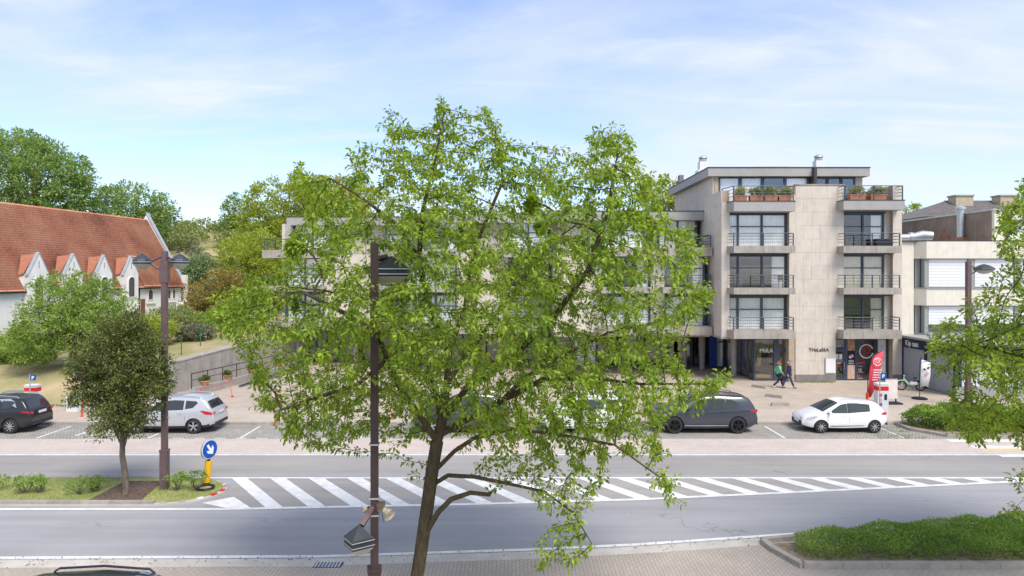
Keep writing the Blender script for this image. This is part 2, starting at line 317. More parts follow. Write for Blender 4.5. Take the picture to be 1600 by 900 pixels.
asphalt_far = asphaltmat('asphalt_far', C(164,160,156), 11.7)
asphalt_mid = asphaltmat('asphalt_worn', C(168,163,158), 7.3, .2)
paint = mat('road_paint', C(244,244,243,.88), .75, .1, 2.6, .15, 90, col2=C(214,212,208,.85))
paint_worn = mat('road_paint_worn', C(232,230,226,.85), .8, .12, 4, .1, 90)
paint_y = mat('road_paint_yellow', C(245,205,90), .7, .06, 3)
pinklane = brickmat('cycle_pavers', C(203,188,177), C(209,194,183), C(187,172,161), .3, .3, 0, .006, var=.1)
cobble = brickmat('cobbles', C(190,184,176), C(164,159,153), C(144,139,128), .16, .13, 0, .02, var=.25)
pave_far = brickmat('forecourt_pavers', C(200,185,168), C(191,176,159), C(172,158,142), .3, .15, 0, .008, var=.16)
pave_strip = brickmat('pavement_slabs', C(201,187,172), C(194,180,165), C(176,162,148), .4, .4, 0, .008, var=.12)
pave_near = brickmat('near_pavers', C(190,178,166), C(182,170,158), C(160,148,137), .2, .1, R(90), .01, var=.14)
dune = mat('dune', C(196,172,140), 1, .1, .35, .5, 6, col2=C(122,136,74))
lawn = mat('dry_lawn', C(182,176,118), 1, .1, .9, .5, 30, col2=C(130,146,76))
far_green = mat('far_ground', C(120,128,84), 1, .2, .1)
# ------------------------------------------------------------------ setting
def struct(name, o): o['kind'] = 'structure'; return o
tag(MB().sheet([(-3000,-400,-.2),(3000,-400,-.2),(3000,4500,-.2),(-3000,4500,-.2)]).build('ground', far_green), kind='structure')
road = tag(MB().box(-140,140,12,25.4,-.19,0).build('road', asphalt), kind='structure')
tag(MB().box(-140,140,25.4,28.45,-.19,-.001).build('road', asphalt_far), kind='structure')
def curve_near(x):
    xs = [-140,-13.5,-5.1,.5,3.5,8.3,15.7,24,140]; ys = [18.0,18.0,18.1,18.55,18.9,19.7,20.85,21.6,21.6]
    return float(np.interp(x, xs, ys))
XS = [-140,-60,-30,-20,-13.5,-10,-7,-5.1,-3,-1,.5,2,3.5,5,6.5,8.3,10,12,14,15.7,18,21,24,60,140]
def ribbon(o0, o1, z, name, m, parent=None, xs=XS, fn=curve_near):
    mb = MB(); n = len(xs); vs = []
    for x in xs: vs += [(x, fn(x)+o0, z), (x, fn(x)+o1, z)]
    mb.add(vs, [(2*i,2*i+2,2*i+3,2*i+1) for i in range(n-1)]); return mb.build(name, m, parent)
ribbon(-.06, .10, .006, 'edge_line', paint, road)
g = ribbon(-.62, -.13, .008, 'gutter', conc_light); g['kind'] = 'structure'
mb = MB(); vs = []
for x in XS: vs += [(x, curve_near(x)-.62, .018), (x, -12, .018)]
mb.add(vs, [(2*i+1,2*i+3,2*i+2,2*i) for i in range(len(XS)-1)]); tag(mb.build('near_pavement', pave_near), kind='structure')
# far side edge line, cycle lane, parking strip, kerb, pavement
MB().box(-140,21.4,28.25,28.37,-.05,.006).build('edge_line', paint, road)
tag(MB().box(-140,140,28.45,28.75,-.19,.006).build('gutter', conc_light), kind='structure')
tag(MB().box(-140,140,28.75,31.0,-.19,.01).build('cycle_lane', pinklane), kind='structure')
park = tag(MB().box(-140,140,31.0,33.9,-.19,.006).build('parking_strip', cobble), kind='structure')
for x in (-27.2,-21.7,-16.6,-12.4,-6.9,-1.5,4.0,12.45,17.9): MB().box(x-.05,x+.05,31.15,33.6,0,.011).build('bay_line', paint_worn, park)
for x in (-20.2,-19.5): MB().box(x-.05,x+.05,31.6,32.8,0,.011).build('bay_line', paint_worn, park)
MB().box(-20.2,-18.6,32.0,32.1,0,.0115).build('bay_line', paint_worn, park)
for i in range(16): MB().box(-16.4+i*.95,-15.9+i*.95,31.08,31.16,0,.0115).build('bay_dash', paint_worn, park)
tag(MB().box(-140,140,33.9,34.06,-.19,.125).build('kerb', kerbm), kind='structure')
tag(MB().box(-140,140,34.06,37.4,-.19,.12).build('pavement', pave_strip), kind='structure')
tag(MB().box(-140,140,37.4,72,-.19,.116).build('forecourt', pave_far), kind='structure')
# hatched centre area
def hlow(x): return float(np.interp(x, [-140,-9.2,-1,4.3,8.7,18.2,20], [21.7,21.75,22.25,22.7,23.3,24.65,24.8]))
HT = 25.1
xs = [-9.9,-6,-3,-1,1,3,5,7,9,11,13,15,17,18.6]
mb = MB(); vs = []
for x in xs: vs += [(x, hlow(x), .004), (x, HT, .004)]
mb.add(vs, [(2*i,2*i+2,2*i+3,2*i+1) for i in range(len(xs)-1)]); mb.build('worn_centre', asphalt_mid, road)
xl = [-140,-40,-9.2,-5,-1,2,4.3,6.5,8.7,13,18.2,20]
o = ribbon(-.09, .09, .009, 'edge_line', paint, road, xl, hlow)
MB().box(-140,20,HT-.06,HT+.06,-.05,.009).build('edge_line', paint, road)
x = -11.7
while x < 18.0:
    # a bar of 0.57 m running towards the viewer and to the right, clipped at the lower line
    tl, tr_ = (x, HT-.05), (x+.57, HT-.05)
    def hit(p):
        s = 0
        while s < 1.3:
            q = (p[0]+2.42*s, p[1]-3.2*s)
            if q[1] <= hlow(q[0])+.05: break
            s += .01
        return q
    bl, br_ = hit(tl), hit(tr_)
    if x > -10.4 and tr_[1]-br_[1] > .15: MB().sheet([tl+(.0085,), bl+(.0085,), br_+(.0085,), tr_+(.0085,)]).build('hatch_stripe', paint, road)
    x += 1.41
MB().sheet([(-10.15,22.35,.0085),(-9.15,21.85,.0085),(-8.35,21.85,.0085),(-9.35,22.95,.0085)]).build('hatch_stripe', paint, road)
# zebra crossing on the far right
for y0, y1, x0 in ((30.45,30.85,19.6),(29.3,29.75,19.9)): MB().box(x0,27,y0,y1,0,.016).build('crossing_stripe', paint, road)
MB().box(20.0,27,28.98,29.2,0,.016).build('crossing_stripe', paint_y, road)
MB().box(20.1,27,28.0,28.24,-.05,.0075).build('crossing_stripe', paint, road)
# drain grate by the near gutter
gr = thing('drain_grate', 'slotted metal drain grate in the near gutter', 'drain', gnd(513,884))
p = gnd(513,884)
MB().box(p.x-.36,p.x+.36,p.y-.17,p.y+.17,.0,.021).build('frame', blackm, gr)
for i in range(8): MB().box(p.x-.33+i*.085,p.x-.285+i*.085,p.y-.14,p.y+.14,.0,.034).build('bar', galv, gr)
# ------------------------------------------------------------------ median island
isl = tag(bpy.data.objects.new('median_island', None), kind='structure'); COL.objects.link(isl)
out = [(-60,22.05),(-11.6,22.05)]
for k in range(1, 10):
    a = R(-90+180*k/10); out.append((-11.6+1.75*math.cos(a), 23.45+1.4*math.sin(a)))
out += [(-11.6,24.85),(-60,24.85)]
MB().prism([(x,y,-.1) for x, y in out], (0,0,.16)).build('island_base', conc_light, isl)
def inset(d): return [(x if x < -30 else (x if x <= -11.6 else -11.6+(x+11.6)*(1-d/1.75)), 23.45+(y-23.45)*(1-d/1.4)) for x, y in out]
ins = inset(.16)
MB().prism([(x,y,-.1) for x, y in ins], (0,0,.215)).build('lawn', lawn, isl)
x = -60+.0
while x < -11.7:     # kerb stones along both long sides
    x1 = min(x+1.0, -11.6)
    for y in (22.06, 24.68): ubox('kerb_stone', kerbm, isl, x+.008, x1-.008, y, y+.15, -.05, .15)
    x = x1
for k in range(9):   # chamfered blocks round the tip, two of them red and one white
    a = R(-80+160*k/8); px, py = -11.6+1.66*math.cos(a), 23.45+1.31*math.sin(a)
    mbk = MB().box(-.1,.1,-.055,.055,-.08,.1); me = mbk.build('kerb_block', [red if k in (3,4) else white if k == 2 else kerbm], isl)
    me.location = (px,py,0); me.rotation_euler = (0,0,a+R(90)); reg(me,(px,py,0))
pa = [gnd(132,785,.12),gnd(196,752,.12),gnd(256,752,.12),gnd(214,785,.12)]
MB().prism([(p.x,max(22.27,p.y),.0) for p in pa], (0,0,.135)).build('mulch_bed', soil, isl)
# dry grass blades of the island
n = 15000; gx = rng.uniform(-24,-9.9,n); gy = rng.uniform(22.25,24.65,n)
inside = (gx < -11.6) | (((gx+11.6)/1.55)**2+((gy-23.45)/1.2)**2 < 1)
sx0 = np.interp(gy, [pa[0].y,pa[1].y], [pa[0].x,pa[1].x]); sx1 = np.interp(gy, [pa[3].y,pa[2].y], [pa[3].x,pa[2].x])
inside &= ~((gx > sx0) & (gx < sx1)); gx, gy = gx[inside], gy[inside]; n = len(gx)
P0 = np.stack([gx,gy,np.full(n,.11)],1); hgt = rng.uniform(.03,.09,n)[:,None]; a = rng.uniform(0,6.28,n); wv = np.stack([np.cos(a),np.sin(a),0*a],1)*.008
tipv = P0+np.concatenate([rng.normal(0,.025,(n,2)),hgt],1)
V = np.stack([P0-wv,P0+wv,tipv],1).reshape(-1,3)
grassm = leafmat('grass_blade', (.36,.36,.13), (.2,.3,.07), .3)
tag(npmesh('grass', V, np.arange(3*n).reshape(-1,3), grassm), 'short dry grass on the median island', 'grass', kind='stuff')
# ------------------------------------------------------------------ dune terrain on the left and behind
def sm(t): t = np.clip(t,0,1); return t*t*(3-2*t)
def wallx(y): return -20.8+(np.asarray(y)-42)*.22
def terr(x, y):
    h = 1.75*sm((y-38)/6)+1.5*sm((y-44)/20)+11.5*sm((y-84)/45)+.25*np.sin(x*.31+y*.17)*sm((y-40)/10)+.9*np.sin(x*.09-y*.05)*sm((y-80)/30)
    cut = ((y < 41.9) & (x > -23.6)) | ((x > wallx(y)-.6) & (y < 64))
    return np.where(cut, -.15, h)
tx = np.concatenate([np.arange(-220,-60,6), np.arange(-60,-17,.5), np.arange(-17,121,4)]); ty = np.concatenate([np.arange(37.5,66,.5), np.arange(66,260,5)])
X, Y = np.meshgrid(tx, ty); Z = terr(X, Y); V = np.stack([X,Y,Z],2).reshape(-1,3); nx = len(tx)
q = np.array([[j*nx+i, j*nx+i+1, (j+1)*nx+i+1, (j+1)*nx+i] for j in range(len(ty)-1) for i in range(nx-1)])
o = npmesh('dune_terrain', V, q, dune, kind='structure'); o.data.polygons.foreach_set('use_smooth', [True]*len(q))
# ------------------------------------------------------------------ window / balcony builders (parts of a building b)
def wavy(name, x0, x1, y, z0, z1, m, parent, amp=.035, lam=.16):
    n = max(8, int((x1-x0)/lam*6)); vs = []; ph = random.uniform(0,6)
    for i in range(n+1):
        x = x0+(x1-x0)*i/n; d = amp*math.sin(x/lam*6.283+ph+.8*math.sin(x*3.1))
        vs += [(x, y+d, z0), (x, y+d*.7, z1)]
    return MB().add(vs, [(2*i,2*i+2,2*i+3,2*i+1) for i in range(n)]).build(name, m, parent, True, recalc=False)
def window(b, x0, x1, z0, z1, y, cols=2, transom=.36, cur='w', fw=.11, room=True, split=None):
    """front-facing window, its frame is the part, panes and curtains sub-parts"""
    mb = MB(); d0, d1 = y, y+.12
    mb.box(x0,x0+fw,d0,d1,z0,z1).box(x1-fw,x1,d0,d1,z0,z1).box(x0+fw,x1-fw,d0+.002,d1,z0,z0+fw).box(x0+fw,x1-fw,d0+.002,d1,z1-fw,z1)
    xs = split or [x0+(x1-x0)*i/cols for i in range(1, cols)]
    for x in xs: mb.box(x-fw*.55,x+fw*.55,d0-.01,d1,z0+fw,z1-fw)
    ed = [x0+fw]+[x for x in xs]+[x1-fw]
    if transom:
        zt = z1-(z1-z0)*transom
        for a, c in zip(ed[:-1], ed[1:]): mb.box(a+.07,c-.07,d0+.02,d1-.02,zt-.035,zt+.035)
    w = mb.build('window', framem, b)
    for a, c in zip(ed[:-1], ed[1:]): ubox('pane', glass, w, a, c, y+.06, y+.07, z0+fw, z1-fw)
    if cur:
        m = curtain_b if cur[0] == 'b' else curtain
        for i, (a, c) in enumerate(zip(ed[:-1], ed[1:])):
            if 'l' in cur and i: continue
            if 'r' in cur and i < len(ed)-2: continue
            if 'r' in cur: a = a+(c-a)*.45
            wavy('curtain', a+.02, c-.02, y+.17, z0+.06, z1-.08, m, w)
    if room:
        r = MB(); r.sheet([(x0,y+3,z0),(x1,y+3,z0),(x1,y+3,z1),(x0,y+3,z1)]).sheet([(x0,y+.13,z0),(x1,y+.13,z0),(x1,y+3,z0),(x0,y+3,z0)]).sheet([(x0,y+.13,z1),(x1,y+.13,z1),(x1,y+3,z1),(x0,y+3,z1)])
        r.sheet([(x0,y+.13,z0),(x0,y+3,z0),(x0,y+3,z1),(x0,y+.13,z1)]).sheet([(x1,y+.13,z0),(x1,y+3,z0),(x1,y+3,z1),(x1,y+.13,z1)])
        r.build('room', darkroom, w)
        if random.random() < .75: MB().box(x0+.5,x0+1.4,y+1.2,y+2,z0,z0+.75).box(x0+.5,x0+.62,y+1.2,y+2,z0+.75,z0+1.1).build('furniture', mat('furniture', C(150,130,112), .8), w)
    return w
def balcony(b, x0, x1, yf, yb, zt, zb, chamL=0, m=None, rail=.85, slab_trim=False, posts=3, over=.0):
    m = m or slabm
    pts = [(x0+(.12 if chamL else 0),yf),(x1,yf),(x1,yb),(x0-chamL,yb)]
    s = MB().prism([(x,y,zb) for x, y in pts], (0,0,zt-zb)).build('balcony', m, b)
    if slab_trim: MB().prism([(x+(.03 if x > x0+.5 else -.03),y-(.03 if y == yf else 0),zt+.001) for x, y in pts], (0,0,.05)).build('trim', fasciad, s)
    z0 = zt+(.05 if slab_trim else 0); xa, xb, ya = x0+.14, x1-.1, yf+.1
    line = [(x0+.02-chamL*.5, yb-.05), (xa,ya), (xb,ya), (xb, yb-.05)]
    for k in range(4):
        z = z0+rail-k*rail/4.3; r = .03 if k == 0 else .016
        MB().tube([(x,y,z) for x, y in line], r, 6).build('rail', railm, s, True)
    pp = [line[0]]+[(xa+(xb-xa)*i/(posts-1), ya) for i in range(posts)]
    for x, y in pp: ubox('post', railm, s, x-.03, x+.03, y-.03, y+.03, z0-.12, z0+rail)
    return s
def panels(b, x0, x1, y, z0, z1, pw=1.08, ph=.955, th=.06, xo=0, m=None):
    """cladding slabs proud of the wall with open joints, each a part"""
    nz = max(1, round((z1-z0)/ph)); hz = (z1-z0)/nz; nxp = max(1, round((x1-x0)/pw)); wx = (x1-x0)/nxp
    for k in range(nz):
        off = wx/2 if (k % 2 and nxp > 1) else 0; e = sorted(set([x0]+[x0+off+wx*i for i in range(nxp+1) if x0 < x0+off+wx*i < x1]+[x1]))
        for a, c in zip(e[:-1], e[1:]):
            if c-a < .05: continue
            d = random.uniform(0,.004); ubox('stone_slab', m or stone, b, a+.004, c-.004, y-th-d, y, z0+k*hz+.004, z0+(k+1)*hz-.004)
def panels_side(b, x, y0, y1, z0, z1, pw=1.25, ph=.955, th=.06):
    nz = round((z1-z0)/ph); hz = (z1-z0)/nz; n = round((y1-y0)/pw); wy = (y1-y0)/n
    for k in range(nz):
        off = wy/2 if k % 2 else 0; e = sorted(set([y0]+[y0+off+wy*i for i in range(n+1) if y0 < y0+off+wy*i < y1]+[y1]))
        for a, c in zip(e[:-1], e[1:]): ubox('stone_slab', stone, b, x-th-random.uniform(0,.004), x, a+.004, c-.004, z0+k*hz+.004, z0+(k+1)*hz-.004)
FL = [3.45, 6.30, 9.15, 12.0]
B = thing('apartment_building', 'cream stone apartment block with blue grey balconies and shops, stepping back behind the big tree', 'building', (14.3,46.6,0))
core = lambda x0,x1,y0,y1,z0,z1,m=stone_joint,n='wall': MB().box(x0,x1,y0,y1,z0,z1).build(n, m, B)
# --- right block, X 14.3..26.6
core(19.4,22.05,46.66,60,.0,13.55); core(26.05,26.6,46.66,60,0,13.55); core(14.36,14.86,46.66,60,3.2,13.2)
core(14.42,26.55,50.3,60,3.2,13.5); core(16.9,26.55,52,60,0,3.2)
panels(B,19.35,22.65,46.66,3.45,13.55); panels(B,19.35,22.1,46.66,.62,3.45)
MB().box(19.35,22.1,46.56,46.66,0,.615).build('plinth', plinth, B); MB().box(26.0,26.62,46.56,46.66,0,.615).build('plinth', plinth, B)
core(22.05,22.65,46.66,47.6,3.2,13.55); core(18.92,19.4,46.66,47.6,0,13.55)
panels(B,18.92,19.35,46.66,3.45,12.9); panels(B,26.0,26.62,46.66,.62,13.5,.62)
MB().box(19.3,22.7,46.55,46.95,13.56,13.63).build('coping', slabm, B)
panels(B,14.3,14.86,46.66,3.2,12.4,.6)
panels_side(B,14.36,46.62,60,3.2,13.2); panels_side(B,14.36,48.6,60,13.2,14.42,1.25,1.22)
core(14.4,14.7,48.6,60,13.2,14.42)
MB().box(14.28,16.6,46.6,60,3.06,3.2).build('soffit', slabm, B)
# right bay
for i in range(3):
    z = FL[i]; window(B,22.65,25.62,z+.1,z+2.5,46.98,2,.37,('br','b','')[i] if i != 2 else 'r')
    core(25.62,26.05,47.0,47.9,z-.3,z+2.85,stone); balcony(B,22.2,26.1,45.7,47.4,(3.72,6.56,9.38)[i],(3.15,6.13,8.91)[i])
    core(22.6,25.7,46.98,47.6,z+2.5,z+2.85,framem,'lintel')
balcony(B,22.2,26.3,45.7,47.4,12.42,11.8,.0,fascia,.95,True)
# left bay with wide balconies
for i in range(3):
    z = FL[i]; window(B,14.88,18.92,z+.1,z+2.5,46.98,3,.37,('w','r','w')[i],split=[15.55,17.2])
    balcony(B,14.73,18.97,45.7,47.6,(3.72,6.56,9.38)[i],(3.15,6.13,8.91)[i],.25)
    core(14.87,18.93,46.98,47.6,z+2.5,z+2.85,framem,'lintel')
balcony(B,14.73,18.97,45.7,47.6,12.35,11.7,.25,fascia,1.0,True)
# penthouse
core(14.9,25.2,50.9,59.5,12,14.5); MB().box(14.8,25.4,47.4,60,12.0,12.3).build('roof_terrace', slabm, B)
for a, c, cur in ((14.75,16.3,'w'),(16.3,17.9,'w'),(17.9,19.5,''),(19.5,21.2,'w')): window(B,a,c,12.3,14.42,48.7,1,0,cur,.1)
for a, c in ((21.5,22.6),(22.6,23.6),(23.6,24.6)): window(B,a,c,12.3,14.42,48.9,1,0,'',.1)
MB().box(24.6,25.1,48.9,49.3,12.3,14.42).build('pier', stone, B)
rf = MB().box(13.9,25.35,48.35,60.5,14.43,15.02).build('roof', fascia, B)
MB().box(13.86,25.39,48.31,60.54,15.02,15.08).build('trim', fasciad, rf); MB().box(21.25,21.45,48.0,49.5,12.5,15.0).build('fin', fasciad, rf)
MB().box(17.3,20.8,50,54,15.08,15.22).box(17.8,20.5,50.4,54,15.22,15.42).build('skylight', slabm, rf)
for x, y in ((13.9+.5,51.5),(22.9,51)):
    ch = MB().box(x-.45,x+.45,y-.4,y+.5,15.08,15.3).box(x-.3,x+.35,y-.3,y+.35,15.3,15.95).build('chimney', white, rf)
    MB().lathe([(.2,15.95),(.3,16.0),(.3,16.1),(.22,16.15),(.33,16.2),(.3,16.32),(.12,16.42)],16,(x,y,0)).build('cowl', galv, ch, True)
MB().box(13.95,14.55,57,58,15.08,15.35).box(14.05,14.4,57.2,57.8,15.35,15.8).build('chimney', plinth, rf)
# --- left wings, three staggered blocks
def wing(x0, x1, y, bays, stones, gy, xl):
    core(x0+.06,x1,y+3.4,y+9,3.2,9.1); core(x0+.06,x1,gy+3.1,gy+4,0,3.2); core(x0+.06,x1,y+3.9,y+9,9.1,11.6)
    for a, c in stones:
        core(a+.02,c-.02,y+.06,y+3.3,3.2,9.1); panels(B,a,c,y+.06,3.3,9.1,1.15); core(a+.5,c-.02,y+2.6,y+4,9.1,11.5); panels(B,a+.5,c,y+2.6,9.2,11.5,1.15)
    for a, c, l in bays:
        for i in range(3):
            yy = y+.2 if i < 2 else y+2.2; z = FL[i]
            window(B,a,c,z+.1,z+2.5,yy,2,.37,random.choice(['w','w','b','r']),room=True)
            if i < 2: core(a,c,yy,yy+.3,z+2.5,z+2.85,framem,'lintel')
            balcony(B,a-l,c+.25,y-.85,y+.35 if i < 2 else y+2.2,(3.78,6.56,9.38)[i],(3.15,6.13,8.75)[i])
    MB().box(x0-.3,x1-.02,y+1.6,y+9,11.5,12.15).build('roof', fascia, B)
    MB().box(x0-.33,x1-.01,y+1.57,y+9.03,12.151,12.21).build('trim', fasciad, B)
    MB().box(x0,x1-.02,y+.05,y+3.4,2.95,3.2).build('soffit', slabm, B); MB().box(x0-.02,x1-.03,y+.02,y+3.4,9.1,9.2).build('terrace', slabm, B)
    n = int((x1-x0)/1.75)
    for k in range(n):
        a = x0+(x1-x0)*k/n; c = x0+(x1-x0)*(k+1)/n
        window(B,a,c,.14,2.93,gy,1,0,random.choice(['','','','w']) if k%3 else '',.09)
    for a in (x0+.6,(x0+x1)/2,x1-.9): MB().tube([(a,gy-1.4,.1),(a,gy-1.4,2.95)],.17,14).build('column', slabm, B, True)
wing(3.0,14.3,49.2,[(6.5,10.0,.3),(11.0,13.95,.3)],[(3.0,6.5),(10.0,11.0)],54.4,3)
wing(-7.5,3.0,51.8,[(-7.4,-4.2,.2),(-.3,2.9,.3)],[(-4.2,-.3)],55.6,-7.5)
wing(-18.2,-7.5,54.4,[(-18.1,-15.0,1.5),(-10.5,-7.6,.3)],[(-15,-10.5)],57.4,-18.2)
core(-18.4,-18.15,54.6,63,0,11.5,stone)
# --- ground floor of the right block: passage, clothes shop, beauty salon
window(B,14.3,15.35,.14,3.0,54.4,1,0,'',.09); MB().box(15.4,15.95,53.2,53.5,.1,3.05).build('blue_panel', blue, B)
window(B,16.0,16.7,.14,3.0,53.6,1,.3,'w',.1)
MB().tube([(16.05,49.4,.1),(16.05,49.4,3.05)],.2,14).build('column', slabm, B, True)
MB().tube([(14.75,53.0,.1),(14.75,53.0,3.05)],.2,14).build('column', slabm, B, True)
# side glazing of the clothes shop
sg = MB()
for y in (47.3,48.5,49.9,51.4,53.2): sg.box(16.72,16.82,y,y+.1,.14,3.06)
sg.box(16.725,16.815,47.4,53.2,.14,.24).box(16.725,16.815,47.4,53.2,2.96,3.06)
sgo = sg.build('window', framem, B)
for a, c in ((47.4,48.5),(48.6,49.9),(50,51.4),(51.5,53.2)): ubox('pane', shopglass, sgo, 16.765,16.775,a,c,.24,2.96)
sf = MB().box(16.72,16.84,47.2,47.3,.14,3.06).box(18.1,18.32,47.18,47.34,.14,3.06).box(16.84,18.1,47.2,47.3,.14,.26).box(16.84,18.1,47.2,47.3,2.96,3.06).build('window', framem, B)
ubox('pane', shopglass, sf, 16.84,18.1,47.245,47.255,.26,2.96)
text('MiRA', .42, white, sf, (17.12,47.235,2.05), (R(90),0,0), .003)
MB().box(16.86,18.1,47.45,48.3,.26,.5).build('display_plinth', mat('display_wood', C(210,165,115),.6), sf)
dr = MB().box(18.32,18.45,47.2,47.3,.14,3.06).box(19.25,19.38,47.2,47.3,.14,3.06).box(18.45,19.25,47.2,47.3,2.2,2.33).box(18.45,19.25,47.2,47.3,2.96,3.06).box(18.45,18.56,47.22,47.29,.14,2.2).box(19.14,19.25,47.22,47.29,.14,2.2).box(18.56,19.14,47.22,47.29,.14,.3).box(18.56,19.14,47.22,47.29,2.1,2.2).build('door', framem, B)
ubox('pane', shopglass, dr, 18.56,19.14,47.25,47.26,.3,2.1); ubox('pane', shopglass, dr, 18.45,19.25,47.25,47.26,2.33,2.96)
MB().tube([(18.64,47.17,.9),(18.64,47.17,1.35)],.02,8).build('handle', galv, dr, True)
rm = MB().sheet([(16.83,51.9,.14),(19.4,51.9,.14),(19.4,51.9,3.06),(16.83,51.9,3.06)]).sheet([(16.83,47.35,.141),(19.4,47.35,.141),(19.4,51.9,.141),(16.83,51.9,.141)]).build('shop_interior', mat('shop_wall', C(226,218,206),.9,.1,1), B)
# two clothes dummies and a low crate in the shop window
def dummy(x, y, m, label):
    t = thing('clothes_dummy', label, 'mannequin', (x,y,.5))
    MB().lathe([(.12,.55),(.2,.75),(.16,1.0),(.21,1.3),(.2,1.42),(.07,1.5),(.06,1.6)],14,(x,y,.5)).build('garment', m, t, True)
    MB().lathe([(.16,0),(.16,.02),(.025,.04),(.025,.6)],12,(x,y,.5)).build('stand', blackm, t, True)
    MB().lathe([(.05,1.55),(.05,1.6),(.01,1.62)],10,(x,y,.5)).build('neck_cap', white, t, True)
dummy(17.32,47.95,mat('olive_cloth',C(170,158,116),.9),'dressmaker dummy with pale olive garment in shop window'); dummy(17.72,47.95,mat('black_cloth',C(42,42,48),.9),'dressmaker dummy with black outfit in shop window')
# name letters and white notice board on the stone
text('THaLaSSA', .32, mat('letter_bronze', C(96,88,76),.5), B, (20.25,46.58,2.22), (R(90),0,0), .025)
nb = thing('notice_board', 'blank white notice board on the stone wall under the bronze letters', 'board', (21.55,46.59,.95))
MB().box(21.35,22.08,46.52,46.585,.72,1.78).build('frame', galv, nb); MB().box(21.39,22.04,46.505,46.52,.76,1.74).build('sheet', white, nb)
# salon front
sd_ = MB().box(22.12,22.24,47.2,47.3,.14,3.06).box(23.0,23.12,47.2,47.3,.14,3.06).box(22.24,23.0,47.2,47.3,2.2,2.33).box(22.24,23.0,47.2,47.3,2.96,3.06).box(22.24,22.34,47.22,47.29,.14,2.2).box(22.9,23.0,47.22,47.29,.14,2.2).box(22.34,22.9,47.22,47.29,.14,.3).box(22.34,22.9,47.22,47.29,2.1,2.2).build('door', framem, B)
ubox('pane', shopglass, sd_, 22.34,22.9,47.25,47.26,.3,2.1); ubox('pane', shopglass, sd_, 22.24,23.0,47.25,47.26,2.33,2.96)
text('234', .22, white, sd_, (22.42,47.238,2.42), (R(90),0,0), .003)
for x in (22.38,22.64): MB().box(x,x+.2,47.235,47.24,1.6,1.95).build('notice', white, sd_)
MB().box(22.5,22.74,47.235,47.24,1.3,1.36).build('sticker', white, sd_); MB().box(22.57,22.67,47.235,47.24,1.05,1.18).build('sticker', red, sd_)
MB().tube([(22.95,47.16,.9),(22.95,47.16,1.4)],.02,8).build('handle', galv, sd_, True)
sw = MB().box(23.12,23.2,47.2,47.3,.14,3.06).box(23.72,23.86,47.19,47.3,.14,3.06).box(25.2,25.3,47.2,47.3,.14,3.06).box(25.85,26.0,47.2,47.3,.14,3.06).box(23.2,25.85,47.205,47.295,.14,.22).box(23.2,25.85,47.205,47.295,2.98,3.06).build('window', framem, B)
ubox('pane', shopglass, sw, 23.86,25.2,47.25,47.26,.22,2.98)
skin_p = mat('poster_skin', C(225,180,150),.6,.25,3,col2=C(240,222,205)); pink = mat('poster_pink', C(240,170,190),.6)
for z0, z1, m in ((2.2,2.98,mat('poster_warm', C(214,178,140),.6,.3,5,col2=C(150,100,80))),(1.22,2.19,black),(.24,1.21,skin_p)): MB().box(23.2,23.72,47.23,47.25,z0,z1).build('poster', m, sw)
MB().lathe([(.1,0),(.1,.012)],14,(23.4,47.215,1.75),'y').build('poster_mark', white, sw); MB().lathe([(.12,0),(.12,.01)],14,(23.52,47.21,1.82),'y').build('poster_mark', pink, sw)
for z in (1.5,1.4,1.3): MB().box(23.28,23.64,47.222,47.23,z,z+.04).build('poster_line', white, sw)
MB().box(25.3,25.85,47.23,47.25,.24,2.97).build('poster', white, sw)
MB().box(25.4,25.5,47.222,47.23,.5,1.3).box(25.58,25.68,47.222,47.23,.5,1.25).build('poster_figure', skin_p, sw)
for z in np.arange(1.5,2.6,.13): MB().box(25.38,25.75,47.222,47.23,z,z+.03).build('poster_line', greyp, sw)
MB().box(23.9,25.2,48.6,48.65,.2,2.98).build('back_panel', mat('salon_dark',C(120,114,112),.8), sw)
def emblem(cx, y, cz, r, parent, m, m2, yy=-1):
    pts = [(cx+r*math.cos(a), y, cz+r*math.sin(a)) for a in np.linspace(.4,6.0,26)]
    MB().tube(pts, r*.09, 6).build('emblem_ring', m2, parent, True)
    for k, (s0, ph) in enumerate(((.95,0),(.7,.8),(.5,2.2))):
        pts = [(cx+r*s0*(.35+.65*t)*math.cos(ph+2.6*t+k), y-.004, cz+r*s0*(.35+.65*t)*math.sin(ph+2.6*t+k)) for t in np.linspace(0,1,12)]
        MB().tube(pts, r*.07, 5).build('emblem_stroke', m, parent, True)
emblem(24.5,47.2,2.15,.46,sw,red,white)
MB().box(23.92,24.4,47.235,47.245,1.32,1.4).build('window_print', red, sw)
for i in range(9):
    x = 23.95+.13*(i%3); z = .3+.42*(i//3); MB().box(x,x+.1,47.5,47.62,z,z+random.uniform(.15,.3)).build('display_box', random.choice([red,white,pink,blue_sign]), sw)
for z in (.25,.68,1.1): MB().box(23.9,24.4,47.45,47.75,z-.03,z).build('display_shelf', white, sw)
for x in (24.75,24.95): MB().lathe([(.05,0),(.05,.2),(.02,.25),(.02,.3)],10,(x,47.5,.25)).build('display_bottle', random.choice([red,pink]), sw, True)
ubox('doorstep', conc_light, B, 22.1,26.0,46.7,47.3,.1,.139)
# overhang ceilings above the shop fronts
MB().box(16.6,26.0,46.68,52,3.062,3.14).build('soffit', slabm, B)
for x in (22.12,): core(22.0,22.12,46.7,47.3,.1,3.1,stone)
# a coloured pennant on the shop passage
MB().prism([(15.2,48.9,3.05),(15.55,48.9,3.05),(15.4,48.9,2.75)],(0,.02,0)).build('red_pennant', red, B)
